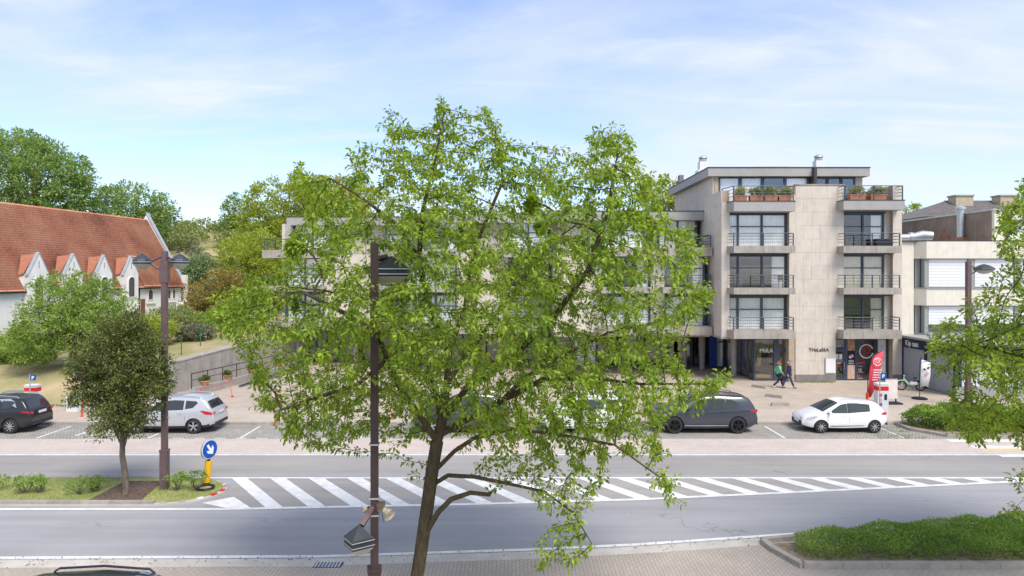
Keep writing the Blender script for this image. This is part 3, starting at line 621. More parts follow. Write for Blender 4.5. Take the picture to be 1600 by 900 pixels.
# clutter on the balconies
def chair(x, y, z, label, rz=0):
    t = thing('balcony_chair', label, 'chair', (x,y,z), rz); g_ = mat('grey_plastic',C(120,118,118),.6)
    MB().box(-.22,.22,-.2,.22,.42,.45).build('seat', g_, t, local=True)
    MB().box(-.22,.22,.2,.23,.5,.9).build('backrest', g_, t, local=True)
    for sx in (-1,1):
        for sy in (-1,1): MB().tube([(sx*.2,sy*.19,.0),(sx*.2,sy*.19,.43 if sy < 0 else .88)],.017,6).build('leg', g_, t, local=True)
        MB().box(sx*.21-.02,sx*.21+.02,-.19,.2,.62,.65).build('armrest', g_, t, local=True)
chair(18.45,46.5,6.562,'grey garden chair on the middle floor left hand balcony',.4)
# planters of the roof terraces
leaf_var = leafmat('variegated_leaf', (.62,.6,.34), (.16,.24,.07), .25)
def planter(x, y, z, w, label):
    t = thing('planter_box', label, 'planter', (x,y,z), group='terracotta planters on the roof terraces')
    a, h = w/2, .42
    MB().prism([(x-a*.92,y-.17,z),(x+a*.92,y-.17,z),(x+a,y-.2,z+h),(x-a,y-.2,z+h)],(0,.38,0)).build('box', terracotta, t)
    MB().box(x-a-.02,x+a+.02,y-.22,y+.22,z+h-.07,z+h).build('rim', terracotta, t)
    V, Fc, _ = clump_foliage([(x,y,z+h+.22,a*1.02,.26,.3)],60,24,.13,.1,.7); npmesh('foliage', V, Fc, leaf_var, t)
    mbs = MB()
    for k in range(6): mbs.tube([(x-a*.7+k*a*.28,y,z+h-.05),(x-a*.7+k*a*.28+.03,y,z+h+.3)],.012,5)
    mbs.build('stem', bark2, t)
for x, s in ((15.45,'leftmost of four'),(16.5,'second from left of four'),(17.5,'third from left of four'),(18.45,'rightmost of four')): planter(x,46.25,12.4,.88,'terracotta planter with variegated shrub, '+s+' on the wide terrace')
for x, s in ((23.35,'left'),(24.75,'right')): planter(x,46.25,12.47,1.1,'terracotta planter with variegated shrub, '+s+' one on the small right hand terrace')
bx = thing('storage_box', 'dark storage box on the right hand top floor balcony', 'box', (25.2,46.6,9.385))
MB().box(24.75,25.65,46.35,46.85,9.385,9.85).build('bin', blackm, bx); MB().box(24.72,25.68,46.32,46.88,9.851,9.9).build('lid', blackm, bx)
# ------------------------------------------------------------------ cream neighbour with shutters and corner snack shop
NB = thing('shop_building', 'cream two storey building with white roller shutters above a navy snack shop', 'building', (26.7,47,0))
ncore = lambda *a, m=cream, n='wall': MB().box(*a).build(n, m, NB)
ncore(26.66,46,48.0,58,3.3,9.7); ncore(26.66,27.6,46.9,48.0,0,9.7)
MB().box(26.64,46,46.75,48.3,9.701,9.8).build('coping', fasciad, NB)
# projecting bay: parapet, spandrel, sill bands with a chamfered left corner
def band(z0, z1, m, d=0, name='band'):
    pts = [(27.6,47.05-d*.3),(28.15,46.35-d),(46,46.35-d),(46,48.1),(27.6,48.1)]
    return MB().prism([(x,y,z0) for x, y in pts],(0,0,z1-z0)).build(name, m, NB)
band(8.55,9.7,cream); band(5.35,6.5,cream); band(6.5,6.58,greyp,.06,'sill'); band(3.35,3.45,greyp,.06,'sill')
shutter = mat('roller_shutter', C(240,241,242), .5, .02)
for i, (z0, z1, zs) in enumerate(((6.58,8.55,6.62),(3.45,5.35,4.05))):
    MB().box(27.75,28.1,47.0,47.2,z0,z1).build('pier', greyp, NB); MB().box(28.1,28.35,46.5,46.9,z0,z1).build('pier', greyp, NB)
    x = 28.35
    while x < 44:
        x1 = x+2.75
        w = MB().box(x,x1,46.62,46.66,z0,z0+.09).box(x,x1,46.62,46.66,z1-.06,z1).box(x,x+.07,46.62,46.66,z0+.09,z1-.06).box(x1-.07,x1,46.62,46.66,z0+.09,z1-.06).build('window', greyp, NB)
        ubox('pane', glass, w, x+.07,x1-.07,46.65,46.66,z0+.09,z1-.06)
        nsl = int((z1-.06-zs)/.2)
        for k in range(nsl): ubox('shutter_slat', shutter, w, x+.07,x1-.07,46.56+.003*(k%2),46.62,zs+k*(z1-.06-zs)/nsl+.005,zs+(k+1)*(z1-.06-zs)/nsl-.005)
        MB().box(x+.07,x1-.07,47.3,47.35,z0,z1).build('room', darkroom, w)
        MB().box(x1,x1+.4,46.5,46.8,z0,z1).build('pier', greyp, NB); x = x1+.4
# one storey shop in front, its left side faces the forecourt
ncore(26.62,46,40.5,46.9,2.55,3.2,m=navy,n='sign_band'); 
MB().box(26.45,46.1,40.3,46.85,3.201,3.34).build('canopy_roof', fascia, NB)
ncore(27.4,46,41.2,46.9,0,2.5,m=plinth)
for y in (46.55,43.9,41.0): MB().box(26.63,26.85,y,y+.22,.1,2.55).build('post', navy, NB)
sh = mat('grey_shutter', C(172,174,180), .5, .03)
for y0, y1 in ((44.12,46.55),(41.22,43.9)):
    s = MB().box(26.75,26.8,y0,y1,.12,.2).build('side_shutter', greyp, NB)
    for k in range(20): ubox('shutter_slat', sh, s, 26.7+.004*(k%2),26.78,y0,y1,.2+k*.1175+.003,.2+(k+1)*.1175-.003)
MB().box(26.63,46,40.98,41.2,.1,.7).build('front_sill', greyp, NB)
x = 26.9
while x < 40:
    w = MB().box(x,x+.12,41.0,41.15,.7,2.55).build('window', navy, NB); ubox('pane', mat('frosted_white', C(225,230,234),.2), w, x+.12,x+2.6,41.06,41.08,.72,2.52); x += 2.6
text('Kip aan', .5, white, NB, (26.61,46.2,2.7), (R(90),0,R(-90)), .006, bold=.008)
MB().tube([(26.58,46.85,.3),(26.58,46.85,3.1)],.05,8).build('downpipe', greyp, NB, True)
# duct and skylight box on the roof
dt = thing('roof_duct', 'bent galvanised ventilation duct on the cream roof', 'duct', (28.1,49,9.8))
MB().tube([(27.0,49,10.05),(28.6,48.9,10.1),(29.3,48.7,10.25),(29.9,48.6,10.22)],[.26,.27,.34,.3],16,False).build('pipe', galv, dt, True)
MB().tube([(28.5,48.95,10.1),(28.72,48.9,10.12)],.37,16).build('collar', galv, dt, True); MB().box(28.2,28.5,48.8,49.1,9.8,10.0).build('bracket', galv, dt)
rb = thing('roof_hatch', 'pale grey plastic roof hatch beside the ventilation duct', 'hatch', (27.4,50,9.7)); MB().box(26.8,28.3,50.0,51.2,9.7,10.8).build('curb', mat('plastic_pale',C(205,214,222),.4), rb); MB().box(26.75,28.35,49.95,51.25,10.8,10.9).build('rim', white, rb)
# taller neighbour behind: its brown rendered side wall faces left over the cream roof
pw = thing('party_wall_house', 'taller house with brown rendered side wall, flue and cream front at right', 'building', (36.7,52,0))
render_b = mat('brown_render', C(142,128,118), .95, .14, .8, .3, 20, streak=.5); brick_o = mat('old_brick', C(160,112,92), .9, .2, 4)
MB().box(36.75,47,52,66,0,12.35).build('wall', cream, pw); MB().box(36.66,36.75,52.3,66,6,12.3).build('side_render', render_b, pw)
MB().box(36.6,47.1,51.9,66.1,12.351,12.47).build('coping', galv, pw)
sc = lambda px, z: (36.645, 36.65*F/(px-800), z)
for (a0,z0),(a1,z1) in (((1461,9.9),(1474,11.2)),((1474,11.2),(1492,9.9))): MB().prism([sc(a0,z0-.35),sc(a1,z1-.35),sc(a1,z1+.1),sc(a0,z0+.1)],(.02,0,0)).build('brick_scar', brick_o, pw)
fy = 36.4*F/702; MB().tube([(36.35,fy,10.4),(36.35,fy,12.75)],.26,12).build('flue', galv, pw, True); MB().lathe([(.38,0),(.38,.12),(.1,.3)],12,(36.35,fy,12.75)).build('flue_cap', galv, pw, True)
MB().box(36.0,36.66,fy-.45,fy+.45,9.0,10.45).build('flue_base', brick_o, pw)
for x in (37.6,41.5): window(pw,x,x+3,9.3,11.6,51.85,2,.3,'w',room=False)
# grey tiled hipped roof further back
hs = thing('tiled_house', 'house with grey tiled hipped roof and two chimneys at far right', 'building', (46,72,0))
e0, e1, r0, r1 = at(1448,338,72), at(1660,338,72), at(1487,312,76), at(1640,312,76)
tile_g = mat('grey_tile', C(128,120,118), .9, .15, 2, .6, 14)
roof = MB(); b0, b1 = Vector((e0.x,82,e0.z)), Vector((e1.x,82,e1.z)); r0.y = r1.y = 77; roof.add([e0,e1,b1,b0,r0,r1],[(0,1,5,4),(1,2,5),(2,3,4,5),(3,0,4)]); ro = roof.build('roof', tile_g, hs)
for k in range(1,14):     # tile courses
    s = k/14; a = e0.lerp(r0,s); c = e1.lerp(r1,s); MB().prism([a+Vector((0,-.03,.02)),c+Vector((0,-.03,.02)),c+Vector((0,.1,.1)),a+Vector((0,.1,.1))],(0,0,.05)).build('tile_course', tile_g, ro)
MB().box(e0.x+.4,e1.x-.4,72.5,81.5,0,e0.z).build('wall', cream, hs)
for px in (1503,1572):
    a = at(px,322,75.5); cn = MB().box(a.x-.95,a.x+.95,75,76.4,a.z-1.2,a.z+1.05).build('chimney', mat('chimney_stone',C(200,186,160),.9), ro); MB().box(a.x-1.05,a.x+1.05,74.9,76.5,a.z+1.05,a.z+1.2).build('cap', slabm, cn)
# ------------------------------------------------------------------ church on the dune
CH = thing('church', 'white church with steep orange tiled roof and gabled dormers on the dune', 'church', (-36.04,74.5,3.0))
u = Vector((.13,.9915,0)); nrm = Vector((.9915,-.13,0))      # along the nave, out of the visible wall
E0 = Vector((-38.4,56.3,0))                                 # foot of the eave, t = 0
def cp(t, o, z): return E0+u*t+nrm*o+Vector((0,0,z))          # t along, o outwards, z height
T0, T1, RUN, ZE, ZR, ZG = -22., 18.4, 4.25, 6.5, 13.5, 1.5
tilem = bpy.data.materials.new('orange_pantile'); tilem.use_nodes = True; tt = tilem.node_tree; tb = tt.nodes['Principled BSDF']; tb.inputs['Roughness'].default_value = .85
g_ = N(tt,'ShaderNodeNewGeometry'); sp = N(tt,'ShaderNodeSeparateXYZ'); tt.links.new(g_.outputs['Position'], sp.inputs[0])
n1 = N(tt,'ShaderNodeTexNoise'); n1.inputs['Scale'].default_value = .35; n1.inputs['Detail'].default_value = 6; tt.links.new(g_.outputs['Position'], n1.inputs['Vector'])
n2 = N(tt,'ShaderNodeTexNoise'); n2.inputs['Scale'].default_value = 4.5; n2.inputs['Detail'].default_value = 3; tt.links.new(g_.outputs['Position'], n2.inputs['Vector'])
ad = N(tt,'ShaderNodeMath',operation='MULTIPLY_ADD'); tt.links.new(n2.outputs['Fac'],ad.inputs[0]); ad.inputs[1].default_value=.55; tt.links.new(n1.outputs['Fac'],ad.inputs[2])
cr = N(tt,'ShaderNodeValToRGB'); cr.color_ramp.elements[0].position=.5; cr.color_ramp.elements[0].color=C(158,106,86); cr.color_ramp.elements[1].position=1.0; cr.color_ramp.elements[1].color=C(226,166,134)
cr.color_ramp.elements.new(.72).color=C(205,136,108); tt.links.new(ad.outputs[0],cr.inputs[0]); tt.links.new(cr.outputs[0],tb.inputs['Base Color'])
def pantiles(name, parent, fn, n_up, n_al, amp=.035, step=.05, m=tilem):
    """real wavy tile surface: fn(s,t)-> point and normal, s up the slope 0..1, t along 0..1"""
    seg = n_al*4+1; rows = n_up*2; V = []; 
    for i in range(rows):
        s = (i//2+(i%2))/n_up; lift = step if i%2 == 0 else .0
        for j in range(seg):
            p, nn = fn(s, j/(seg-1)); w = amp*math.sin(j/4*2*math.pi); V.append(tuple(p+nn*(lift+w)))
    q = np.array([[i*seg+j,i*seg+j+1,(i+1)*seg+j+1,(i+1)*seg+j] for i in range(rows-1) for j in range(seg-1)])
    o = npmesh(name, np.array(V), q, m, parent); return o
rn = (nrm*7+Vector((0,0,RUN))).normalized()
def slope(s, t): return cp(T0+(T1-T0)*t, .25-(RUN+.25)*s, ZE-.4+(ZR-ZE+.4)*s), rn
rfc = pantiles('roof', CH, slope, 36, 180, .05, .08)
MB().prism([cp(T0,-RUN*2,ZE),cp(T0,-RUN,ZR-.03),cp(T1,-RUN,ZR-.03),cp(T1,-RUN*2,ZE)],(0,0,-.1)).build('roof_slope', tilem, rfc)
ridge = MB()
for k in range(int((T1-T0)/.42)):
    t = T0+k*.42; MB().tube([cp(t,-RUN,ZR+.02),cp(t+.41,-RUN,ZR+.045)],[.13,.15],8).build('ridge_tile', mat('ridge_tile',C(216,150,92),.9,.2,3,col2=C(190,110,80)), rfc, True) if t > -2 else None
wl = MB().prism([cp(T0,0,ZG),cp(T0,0,ZE-.05),cp(T0,-RUN,ZR-.2),cp(T0,-2*RUN,ZE-.05),cp(T0,-2*RUN,ZG)], u*(T1-T0)).build('wall', whitewash, CH)
# end gable parapet with grey coping
MB().prism([cp(T1,.45,ZG),cp(T1,.45,ZE+.9),cp(T1,-.1,ZE+.9),cp(T1,-.1,ZE+.35),cp(T1,-RUN,ZR+.55),cp(T1,-2*RUN,ZE+.35),cp(T1,-2*RUN,ZG)], u*.35).build('gable', whitewash, CH)
MB().prism([cp(T1-.06,-.1,ZE+.36),cp(T1-.06,-RUN,ZR+.56),cp(T1-.06,-RUN,ZR+.74),cp(T1-.06,-.1,ZE+.54)], u*.47).build('coping', mat('zinc_coping',C(178,184,190),.5), CH)
MB().tube([cp(T0,.3,ZE-.42),cp(T1,.3,ZE-.42)],.09,6).build('gutter', blackm, CH)
for t in (T1-.2, 11.3): MB().tube([cp(t,.1,ZE-.4),cp(t,.1,ZG)],.06,6).build('downpipe', blackm, CH, True)
frame_red = mat('brown_red_frame', C(140,84,70), .6); leadg = mat('leaded_glass', C(96,98,104), .25, .3, 9)
def arch(t, o, z0, w, h, m=leadg, fr=whitewash, d=.12):
    pts = [(-w/2,0)]+[(-w/2*math.cos(a), h-w/2+w/2*math.sin(a)) for a in np.linspace(0,math.pi,9)]+[(w/2,0)]
    big = [(x*1.28,(z+.06) if z > 0 else z-.06) for x, z in pts]
    f = MB(); n = len(pts); out_ = [cp(t+x,o+.07,z0+z) for x, z in big]; inn = [cp(t+x,o+.07,z0+z) for x, z in pts]; inb = [cp(t+x,o+.005,z0+z) for x, z in pts]; outb = [cp(t+x,o-.02,z0+z) for x, z in big]
    f.add(out_+inn+inb+outb, [(i,(i+1)%n,n+(i+1)%n,n+i) for i in range(n)]+[(n+i,n+(i+1)%n,2*n+(i+1)%n,2*n+i) for i in range(n)]+[(3*n+i,3*n+(i+1)%n,(i+1)%n,i) for i in range(n)])
    w_ = f.build('window', fr, CH); MB().sheet([cp(t+x,o+.012,z0+z) for x, z in pts]).build('pane', m, w_, recalc=False)
    for x in (-.01,): MB().prism([cp(t-.02,o+.016,z0),cp(t+.02,o+.016,z0),cp(t+.02,o+.016,z0+h*.95),cp(t-.02,o+.016,z0+h*.95)], nrm*.03).build('mullion', frame_red, w_)
    return w_
for t in (-1.3, 2.37, 6.0, 9.6):
    d = MB().prism([cp(t-1.0,.5,ZG),cp(t+1.0,.5,ZG),cp(t+1.0,.5,7.45),cp(t,.5,9.15),cp(t-1.0,.5,7.45)], nrm*-.3).build('dormer', whitewash, CH)
    MB().prism([cp(t-1.0,.19,ZG),cp(t+1.0,.19,ZG),cp(t+1.0,.19,7.3),cp(t,.19,8.7),cp(t-1.0,.19,7.3)], nrm*-.6).build('dormer_core', whitewash, d)
    for sgn in (-1,1):
        MB().prism([cp(t,.53,9.16),cp(t+sgn*1.08,.53,7.34),cp(t+sgn*1.08,.53,7.44),cp(t,.53,9.28)], nrm*-.32).build('coping', MATS['zinc_coping'], d)
        MB().prism([cp(t,.15,9.08),cp(t+sgn*1.12,.15,7.5),cp(t+sgn*1.1,-.35,7.36),cp(t,-1.1,8.94)], (0,0,.07)).build('dormer_roof', mat('dormer_tile',C(196,130,103),.9,.16,6,.6,12), d)
    arch(t,.5,5.3,.85,1.9,leadg,whitewash)
    MB().prism([cp(t-.04,.505,8.0),cp(t+.04,.505,8.0),cp(t+.04,.505,8.55),cp(t-.04,.505,8.55)], nrm*.01).build('slit', greyp, d)
arch(13.1,0,4.9,.7,1.0)
for t in (15.3,16.1,16.9): arch(t,0,4.9,.42,.95)
for t in (-7.6,-6.5): arch(t,0,4.2,.5,1.0,leadg,frame_red)
MB().prism([cp(11.6,.01,3.0),cp(12.2,.01,3.0),cp(12.2,.01,5.0),cp(11.6,.01,5.0)], nrm*.06).build('door', frame_red, CH)
MB().prism([cp(12.4,.05,4.5),cp(13.8,.05,4.5),cp(13.8,.05,4.62),cp(12.4,.05,4.62)], nrm*.12).build('sill', whitewash, CH); MB().prism([cp(15,.05,4.5),cp(17.3,.05,4.5),cp(17.3,.05,4.62),cp(15,.05,4.62)], nrm*.12).build('sill', whitewash, CH)
# raised roof patch over the side chapel, with a white streaked seam
def slope2(s, t): return cp(11.7+2.6*t, .33-(RUN+.25)*.42*s, ZE-.36+(ZR-ZE+.4)*.42*s+.1), rn
pantiles('roof_patch', CH, slope2, 18, 10)
# ------------------------------------------------------------------ retaining wall, low wall with railing, pots, fence posts
RW = thing('retaining_wall', 'tall weathered concrete retaining wall holding the sandy slope', 'wall', (-20.8,42,0))
k = 0; y = 41.9
while y < 63:
    y1 = y+2.6; x0, x1 = float(wallx(y)), float(wallx(y1)); zt = float(np.interp(y,[41.9,63],[2.0,3.2])); zt1 = float(np.interp(y1,[41.9,63],[2.0,3.2]))
    MB().prism([(x0,y+.006,-.1),(x1,y1-.006,-.1),(x1,y1-.006,zt1),(x0,y+.006,zt)],(-.62,0,0)).build('wall_panel', concrete, RW)
    MB().prism([(x0+.04,y,zt+.001),(x1+.04,y1,zt1+.001),(x1+.04,y1,zt1+.08),(x0+.04,y,zt+.08)],(-.7,0,0)).build('coping', kerbm, RW); y = y1
MB().box(-24.2,-21.1,41.7,41.9,-.1,1.5).build('return_wall', mat('sandstone',C(200,180,150),.9,.12,2,.3), RW)
LW = thing('low_wall', 'low concrete wall with thin brown handrail along the ramp', 'wall', (-18.6,41.5,0))
lwx = lambda y: -19.1+(y-41)*.20
pts = [(lwx(y),y) for y in (41,44,47,50,53)]
for (xa,ya),(xb,yb) in zip(pts[:-1],pts[1:]):
    MB().prism([(xa,ya,0),(xb,yb,0),(xb,yb,.62),(xa,ya,.62)],(-.3,0,0)).build('wall_section', concrete, LW)
    MB().tube([(xa-.15,ya,1.5),(xb-.15,yb,1.5)],.03,6).build('handrail', brown_dark, LW, True); MB().tube([(xa-.15,ya,1.1),(xb-.15,yb,1.1)],.02,6).build('handrail', brown_dark, LW, True)
    for f in (0,.5): MB().tube([(xa-.15+(xb-xa)*f,ya+(yb-ya)*f,.6),(xa-.15+(xb-xa)*f,ya+(yb-ya)*f,1.52)],.03,6).build('post', brown_dark, LW, True)
rp = thing('ramp_edge', 'dark steel edge beam beside the ramp below the low wall', 'kerb', (-17.6,44,0)); MB().prism([(lwx(44.3)+.7,44.3,.1),(lwx(53)+.7,53,.1),(lwx(53)+.7,53,.5),(lwx(44.3)+.7,44.3,.22)],(.12,0,0)).build('beam', plinth, rp); MB().prism([(lwx(44.3)+.68,44.3,.221),(lwx(53)+.68,53,.501),(lwx(53)+.68,53,.54),(lwx(44.3)+.68,44.3,.26)],(.16,0,0)).build('cap', blackm, rp)
pot_leaf = leafmat('pot_leaf', (.18,.28,.06), (.08,.15,.03), .3)
for y, s in ((42.2,'nearest the road'),(44.6,'second from the road'),(47.2,'third from the road'),(50.6,'nearest the building')):
    x = lwx(y)-.15; t = thing('flower_pot', 'terracotta trough with green plant on the low wall, '+s, 'flower pot', (x,y,.62), group='terracotta troughs on the low wall')
    MB().lathe([(.17,.62),(.26,.86),(.29,.86),(.29,.92),(.23,.92),(.2,.8)],14,(x,y,0)).build('pot', terracotta, t, True)
    V, Fc, _ = clump_foliage([(x,y,1.02,.24,.24,.16)],22,16,.1,.12,.7); npmesh('plant', V, Fc, pot_leaf, t)
fg = mat('fence_green', C(40,120,84), .5)
for px, py, Y, s in ((264,560,43.5,'nearest, with a diagonal stay'),(297,563,46.5,'middle'),(326,553,49.5,'farthest')):
    p = at(px,py,Y); z0 = float(terr(np.array(p.x-.6),np.array(Y))); t = thing('fence_post', 'slim green steel fence post on the sandy slope, '+s, 'post', (p.x-.6,Y,z0), group='green fence posts on the slope')
    MB().tube([(p.x-.6,Y,z0-.2),(p.x-.6,Y,z0+1.25)],.035,8).build('pole', fg, t, True); MB().lathe([(.045,0),(.045,.03),(.01,.06)],8,(p.x-.6,Y,z0+1.25)).build('cap', fg, t)
    if px == 264: MB().tube([(p.x-.6,Y,z0+1.0),(p.x+.35,Y+.1,z0-.05)],.03,6).build('stay', blackm, t, True)
# red folding barrier beside the low wall
br = thing('road_barrier', 'red metal folding barrier standing on the ramp behind the silver car', 'barrier', (-17.3,41.2,.12))
a, b_, c = Vector((-18.7,41.0,.14)), Vector((-17.1,41.3,.95)), Vector((-16.75,40.9,.14))
for p, q in ((a+Vector((0,0,.45)),b_),(b_,c)): MB().tube([p,q],.018,6).build('bar', red, br, True)
MB().tube([a,a+Vector((0,0,.5))],.018,6).build('leg', red, br, True); MB().lathe([(.09,0),(.08,.06),(.02,.12)],4,c-Vector((0,0,.02))).build('foot', red, br)
# ------------------------------------------------------------------ cars
tyre_m = mat('tyre', C(52,52,54), .85, .1, 8); alloy = mat('alloy', C(196,198,202), .3, .05, metal=.7); alloy_dark = mat('alloy_dark', C(48,49,52), .35, .1, metal=.5)
carglass = glassmat('car_glass', tint=(.25,.28,.3), refl=.06, body=.85, bcol=(.03,.036,.04,1)); carglass2 = glassmat('car_glass_green', tint=(.3,.35,.34), refl=.05, body=.85, bcol=(.05,.065,.065,1))
trim = mat('car_trim', C(50,51,55), .6, .06); lampr = mat('tail_red', C(205,28,34), .2, .05, coat=.6); lampw = mat('lamp_clear', C(205,210,218), .15, .1, coat=.6)
chrome = mat('chrome', C(215,218,222), .2, .03, metal=.8); plate_m = mat('plate_white', C(236,232,232), .5)
def carpaint(n, col, metal=.0, rough=.28): return mat(n, col, rough, .02, 1, metal=metal, coat=.8, spec=.5)
def make_car(name, label, loc, heading, P, paint_m, glass_m=carglass, rim_m=alloy, roof_m=None, group='cars parked along the far kerb'):
    t = thing(name, label, 'car', loc, heading, group)
    L, Wd, H, wb, wr = P['L'], P['W'], P['H'], P['wb'], P['wr']; hl = L/2
    top = sorted(P['top']); belt = sorted(P['belt']); tx_ = [p[0] for p in top]; tz_ = [p[1] for p in top]; bx_ = [p[0] for p in belt]; bz_ = [p[1] for p in belt]
    ax = (P['rear_axle'], P['rear_axle']+wb)
    def zt(x):
        # smoothed profile
        return sum(float(np.interp(x+d, tx_, tz_))*w for d, w in ((-.06,.25),(0,.5),(.06,.25)))
    zb_ = lambda x: float(np.interp(x, [-hl,-hl+.35,0,hl-.4,hl], [.42,.24,.2,.22,.34]))
    def hw(x):
        q = abs(x)/hl; k = P.get('tf',.26) if x > 0 else P.get('tr',.16)
        return Wd/2*(1-k*q**5-.03*q**2)
    tumble = P.get('tumble',.34)
    def section(x):
        w, z1, z0 = hw(x), zt(x), zb_(x); bl = float(np.interp(x, bx_, bz_)); cab = max(0, z1-bl)
        if cab > .06: zs = bl; wr_ = w*.975-tumble*max(0,cab-.06)
        else: zs = max(z0+.12, z1-.07); wr_ = w*.965
        zk = max(zs+.005, z1-.075); r = [(0,z0),(w*.82,z0),(w*.95,z0+.05),(w*.985,z0+.16),(w,(z0*.55+zs*.45)),(w*.995,zs-.12*(zs-z0)),(w*.975,zs)]
        r += [(wr_+(w*.975-wr_)*.5,(zs+zk)/2),(wr_,zk),(wr_-.035,z1-.03),(wr_-.11,z1-.006),(wr_*.5,z1+.008),(0,z1+.012)]
        return r
    def half(x, z):
        s = section(x)[1:9]; return float(np.interp(z, [p[1] for p in s], [p[0] for p in s]))
    def ztop(x, y):
        s = section(x)[8:]; s = s[::-1]; return float(np.interp(abs(y), [p[0] for p in s], [p[1] for p in s]))
    st = sorted(set([-hl,-hl+.02,-hl+.06,hl-.06,hl-.02,hl]+list(np.linspace(-hl+.12,hl-.12,46))))
    V = []; k = len(section(0)); ring = 2*k-2
    for x in st:
        s = section(x); pts = [(x,y,z) for y, z in s]+[(x,-y,z) for y, z in s[-2:0:-1]]; V += pts
    n = len(st); fs = [(i*ring+j,i*ring+(j+1)%ring,(i+1)*ring+(j+1)%ring,(i+1)*ring+j) for i in range(n-1) for j in range(ring)]+[tuple(range(ring)),tuple((n-1)*ring+j for j in range(ring-1,-1,-1))]
    me = bpy.data.meshes.new('body'); me.from_pydata(V,[],fs); bm = bmesh.new(); bm.from_mesh(me); bmesh.ops.recalc_face_normals(bm,faces=bm.faces); bm.to_mesh(me); bm.free()
    body = link('body', me, t); cut = []
    for xa in ax:
        for sgn in (-1,1):
            b = MB().lathe([(wr*1.13,0),(wr*1.13,.5)],30,(xa,sgn*(Wd/2+.12)-(.5 if sgn > 0 else 0),wr),'y'); cm = bpy.data.meshes.new('cut'); cm.from_pydata(b.v,[],b.f)
            bm = bmesh.new(); bm.from_mesh(cm); bmesh.ops.recalc_face_normals(bm,faces=bm.faces); bm.to_mesh(cm); bm.free()
            c = link('cut', cm); cut.append(c); md = body.modifiers.new('b','BOOLEAN'); md.object = c; md.operation = 'DIFFERENCE'; md.solver = 'EXACT'
    body.parent = None; bpy.context.view_layer.update(); dg = bpy.context.evaluated_depsgraph_get(); nm = bpy.data.meshes.new_from_object(body.evaluated_get(dg)); body.modifiers.clear(); body.data = nm
    for c in cut: bpy.data.objects.remove(c)
    nm.materials.clear(); nm.materials.append(paint_m); nm.materials.append(roof_m or paint_m); nm.materials.append(trim)
    mi = []
    for p in nm.polygons:
        c = p.center; inarch = any((c.x-xa)**2+(c.z-wr)**2 < (wr*1.14)**2 and abs(c.y) < hw(c.x)*.97 for xa in ax)
        low = c.z < P.get('clad',.0) or inarch or c.z < zb_(c.x)+.015
        mi.append(2 if low else (1 if roof_m and c.z > P['H']-.1 and p.normal.z > .6 else 0))
    nm.polygons.foreach_set('material_index', mi); nm.polygons.foreach_set('use_smooth',[True]*len(mi)); nm.set_sharp_from_angle(angle=R(34)); body.parent = t
    def side(name, poly, m, off=.006, both=True, thick=0):
        for sgn in ((-1,1) if both else (-1,)):
            q = []
            for (xa,za),(xb,zb2) in zip(poly, poly[1:]+poly[:1]):
                for s in np.linspace(0,1,6)[:-1]: q.append((xa+(xb-xa)*s, za+(zb2-za)*s))
            c = (sum(a for a,_ in q)/len(q), sum(b for _,b in q)/len(q)); vs = [(x,sgn*(half(x,z)+off),z) for x, z in q]+[(c[0],sgn*(half(*c)+off),c[1])]
            nq = len(q); b = MB().add(vs, [(i,(i+1)%nq,nq) for i in range(nq)]); b.build(name, m, t, True, local=True)
    def topp(name, x0, x1, inset0, inset1, m, nx_=8, off=.007, w0=None):
        vs = []; ny = 10
        for i in range(nx_+1):
            x = x0+(x1-x0)*i/nx_; wy = section(x)[9][0]-(inset0+(inset1-inset0)*i/nx_)
            for j in range(ny+1): y = -wy+2*wy*j/ny; vs.append((x,y,ztop(x,y)+off))
        dx = (zt(x1)-zt(x0)); sg = -1 if dx > 0 else 1; vs = [(x+ (.006 if abs(dx) > .1 else 0)*(1 if (dx < 0) == (x1 > x0) else -1),y,z) for x,y,z in vs]
        MB().add(vs,[(i*(ny+1)+j,i*(ny+1)+j+1,(i+1)*(ny+1)+j+1,(i+1)*(ny+1)+j) for i in range(nx_) for j in range(ny)]).build(name,m,t,True,local=True)
    def endp(name, xs, y0, y1, z0, z1, m, rear=False):     # plate on the front or rear face
        x = (-hl-.012 if rear else hl+.012)+xs; MB().box(x-.012,x+.012,y0,y1,z0,z1).build(name,m,t,local=True)
    for poly in P['win']: side('side_window', poly, glass_m)
    for poly in P.get('trimpoly',[]): side('trim_strip', poly, trim, .004)
    for poly in P.get('chromepoly',[]): side('chrome_strip', poly, chrome, .004)
    topp('windscreen', *P['ws'], .03, .06, glass_m); topp('rear_window', *P['rw'], .08, .12, glass_m)
    for poly in P['tail']: side('tail_light', poly, lampr, .012)
    for poly in P['head']: side('headlight', poly, lampw, .012)
    for sgn in (-1,1):
        xm = P['mirror'][0]; zm = P['mirror'][1]; y = sgn*(half(xm,zm)+.09)
        m_ = MB().lathe([(.02,-.12),(.075,-.09),(.085,0),(.07,.09),(.02,.12)],10,(0,0,0),'y'); m_.v = [(xm+a*.9,y+b*.75,zm+c*1.0) for a,b,c in m_.v]; m_.build('mirror', paint_m if P.get('mirpaint',1) else trim, t, True, local=True)
        wy0 = section(hl-.05)[4][0]; wy1 = section(-hl+.05)[4][0]
        endp('headlight', -.03, sgn*wy0*.6, sgn*wy0*.95, P['hz']-.06, P['hz']+.05, lampw); endp('tail_light', .03, sgn*wy1*.8, sgn*wy1*.98, P['tz']-.05, P['tz']+.06, lampr, True)
    for x in P['handles']: side('door_handle', [(x,P['hh']),(x+.18,P['hh']),(x+.18,P['hh']+.035),(x,P['hh']+.035)], P.get('hm',paint_m), .028)
    for x in P['seams']: side('door_seam', [(x-.006,zb_(x)+.1),(x+.006,zb_(x)+.1),(x+.006,P['hh']+.1),(x-.006,P['hh']+.1)], trim, .002)
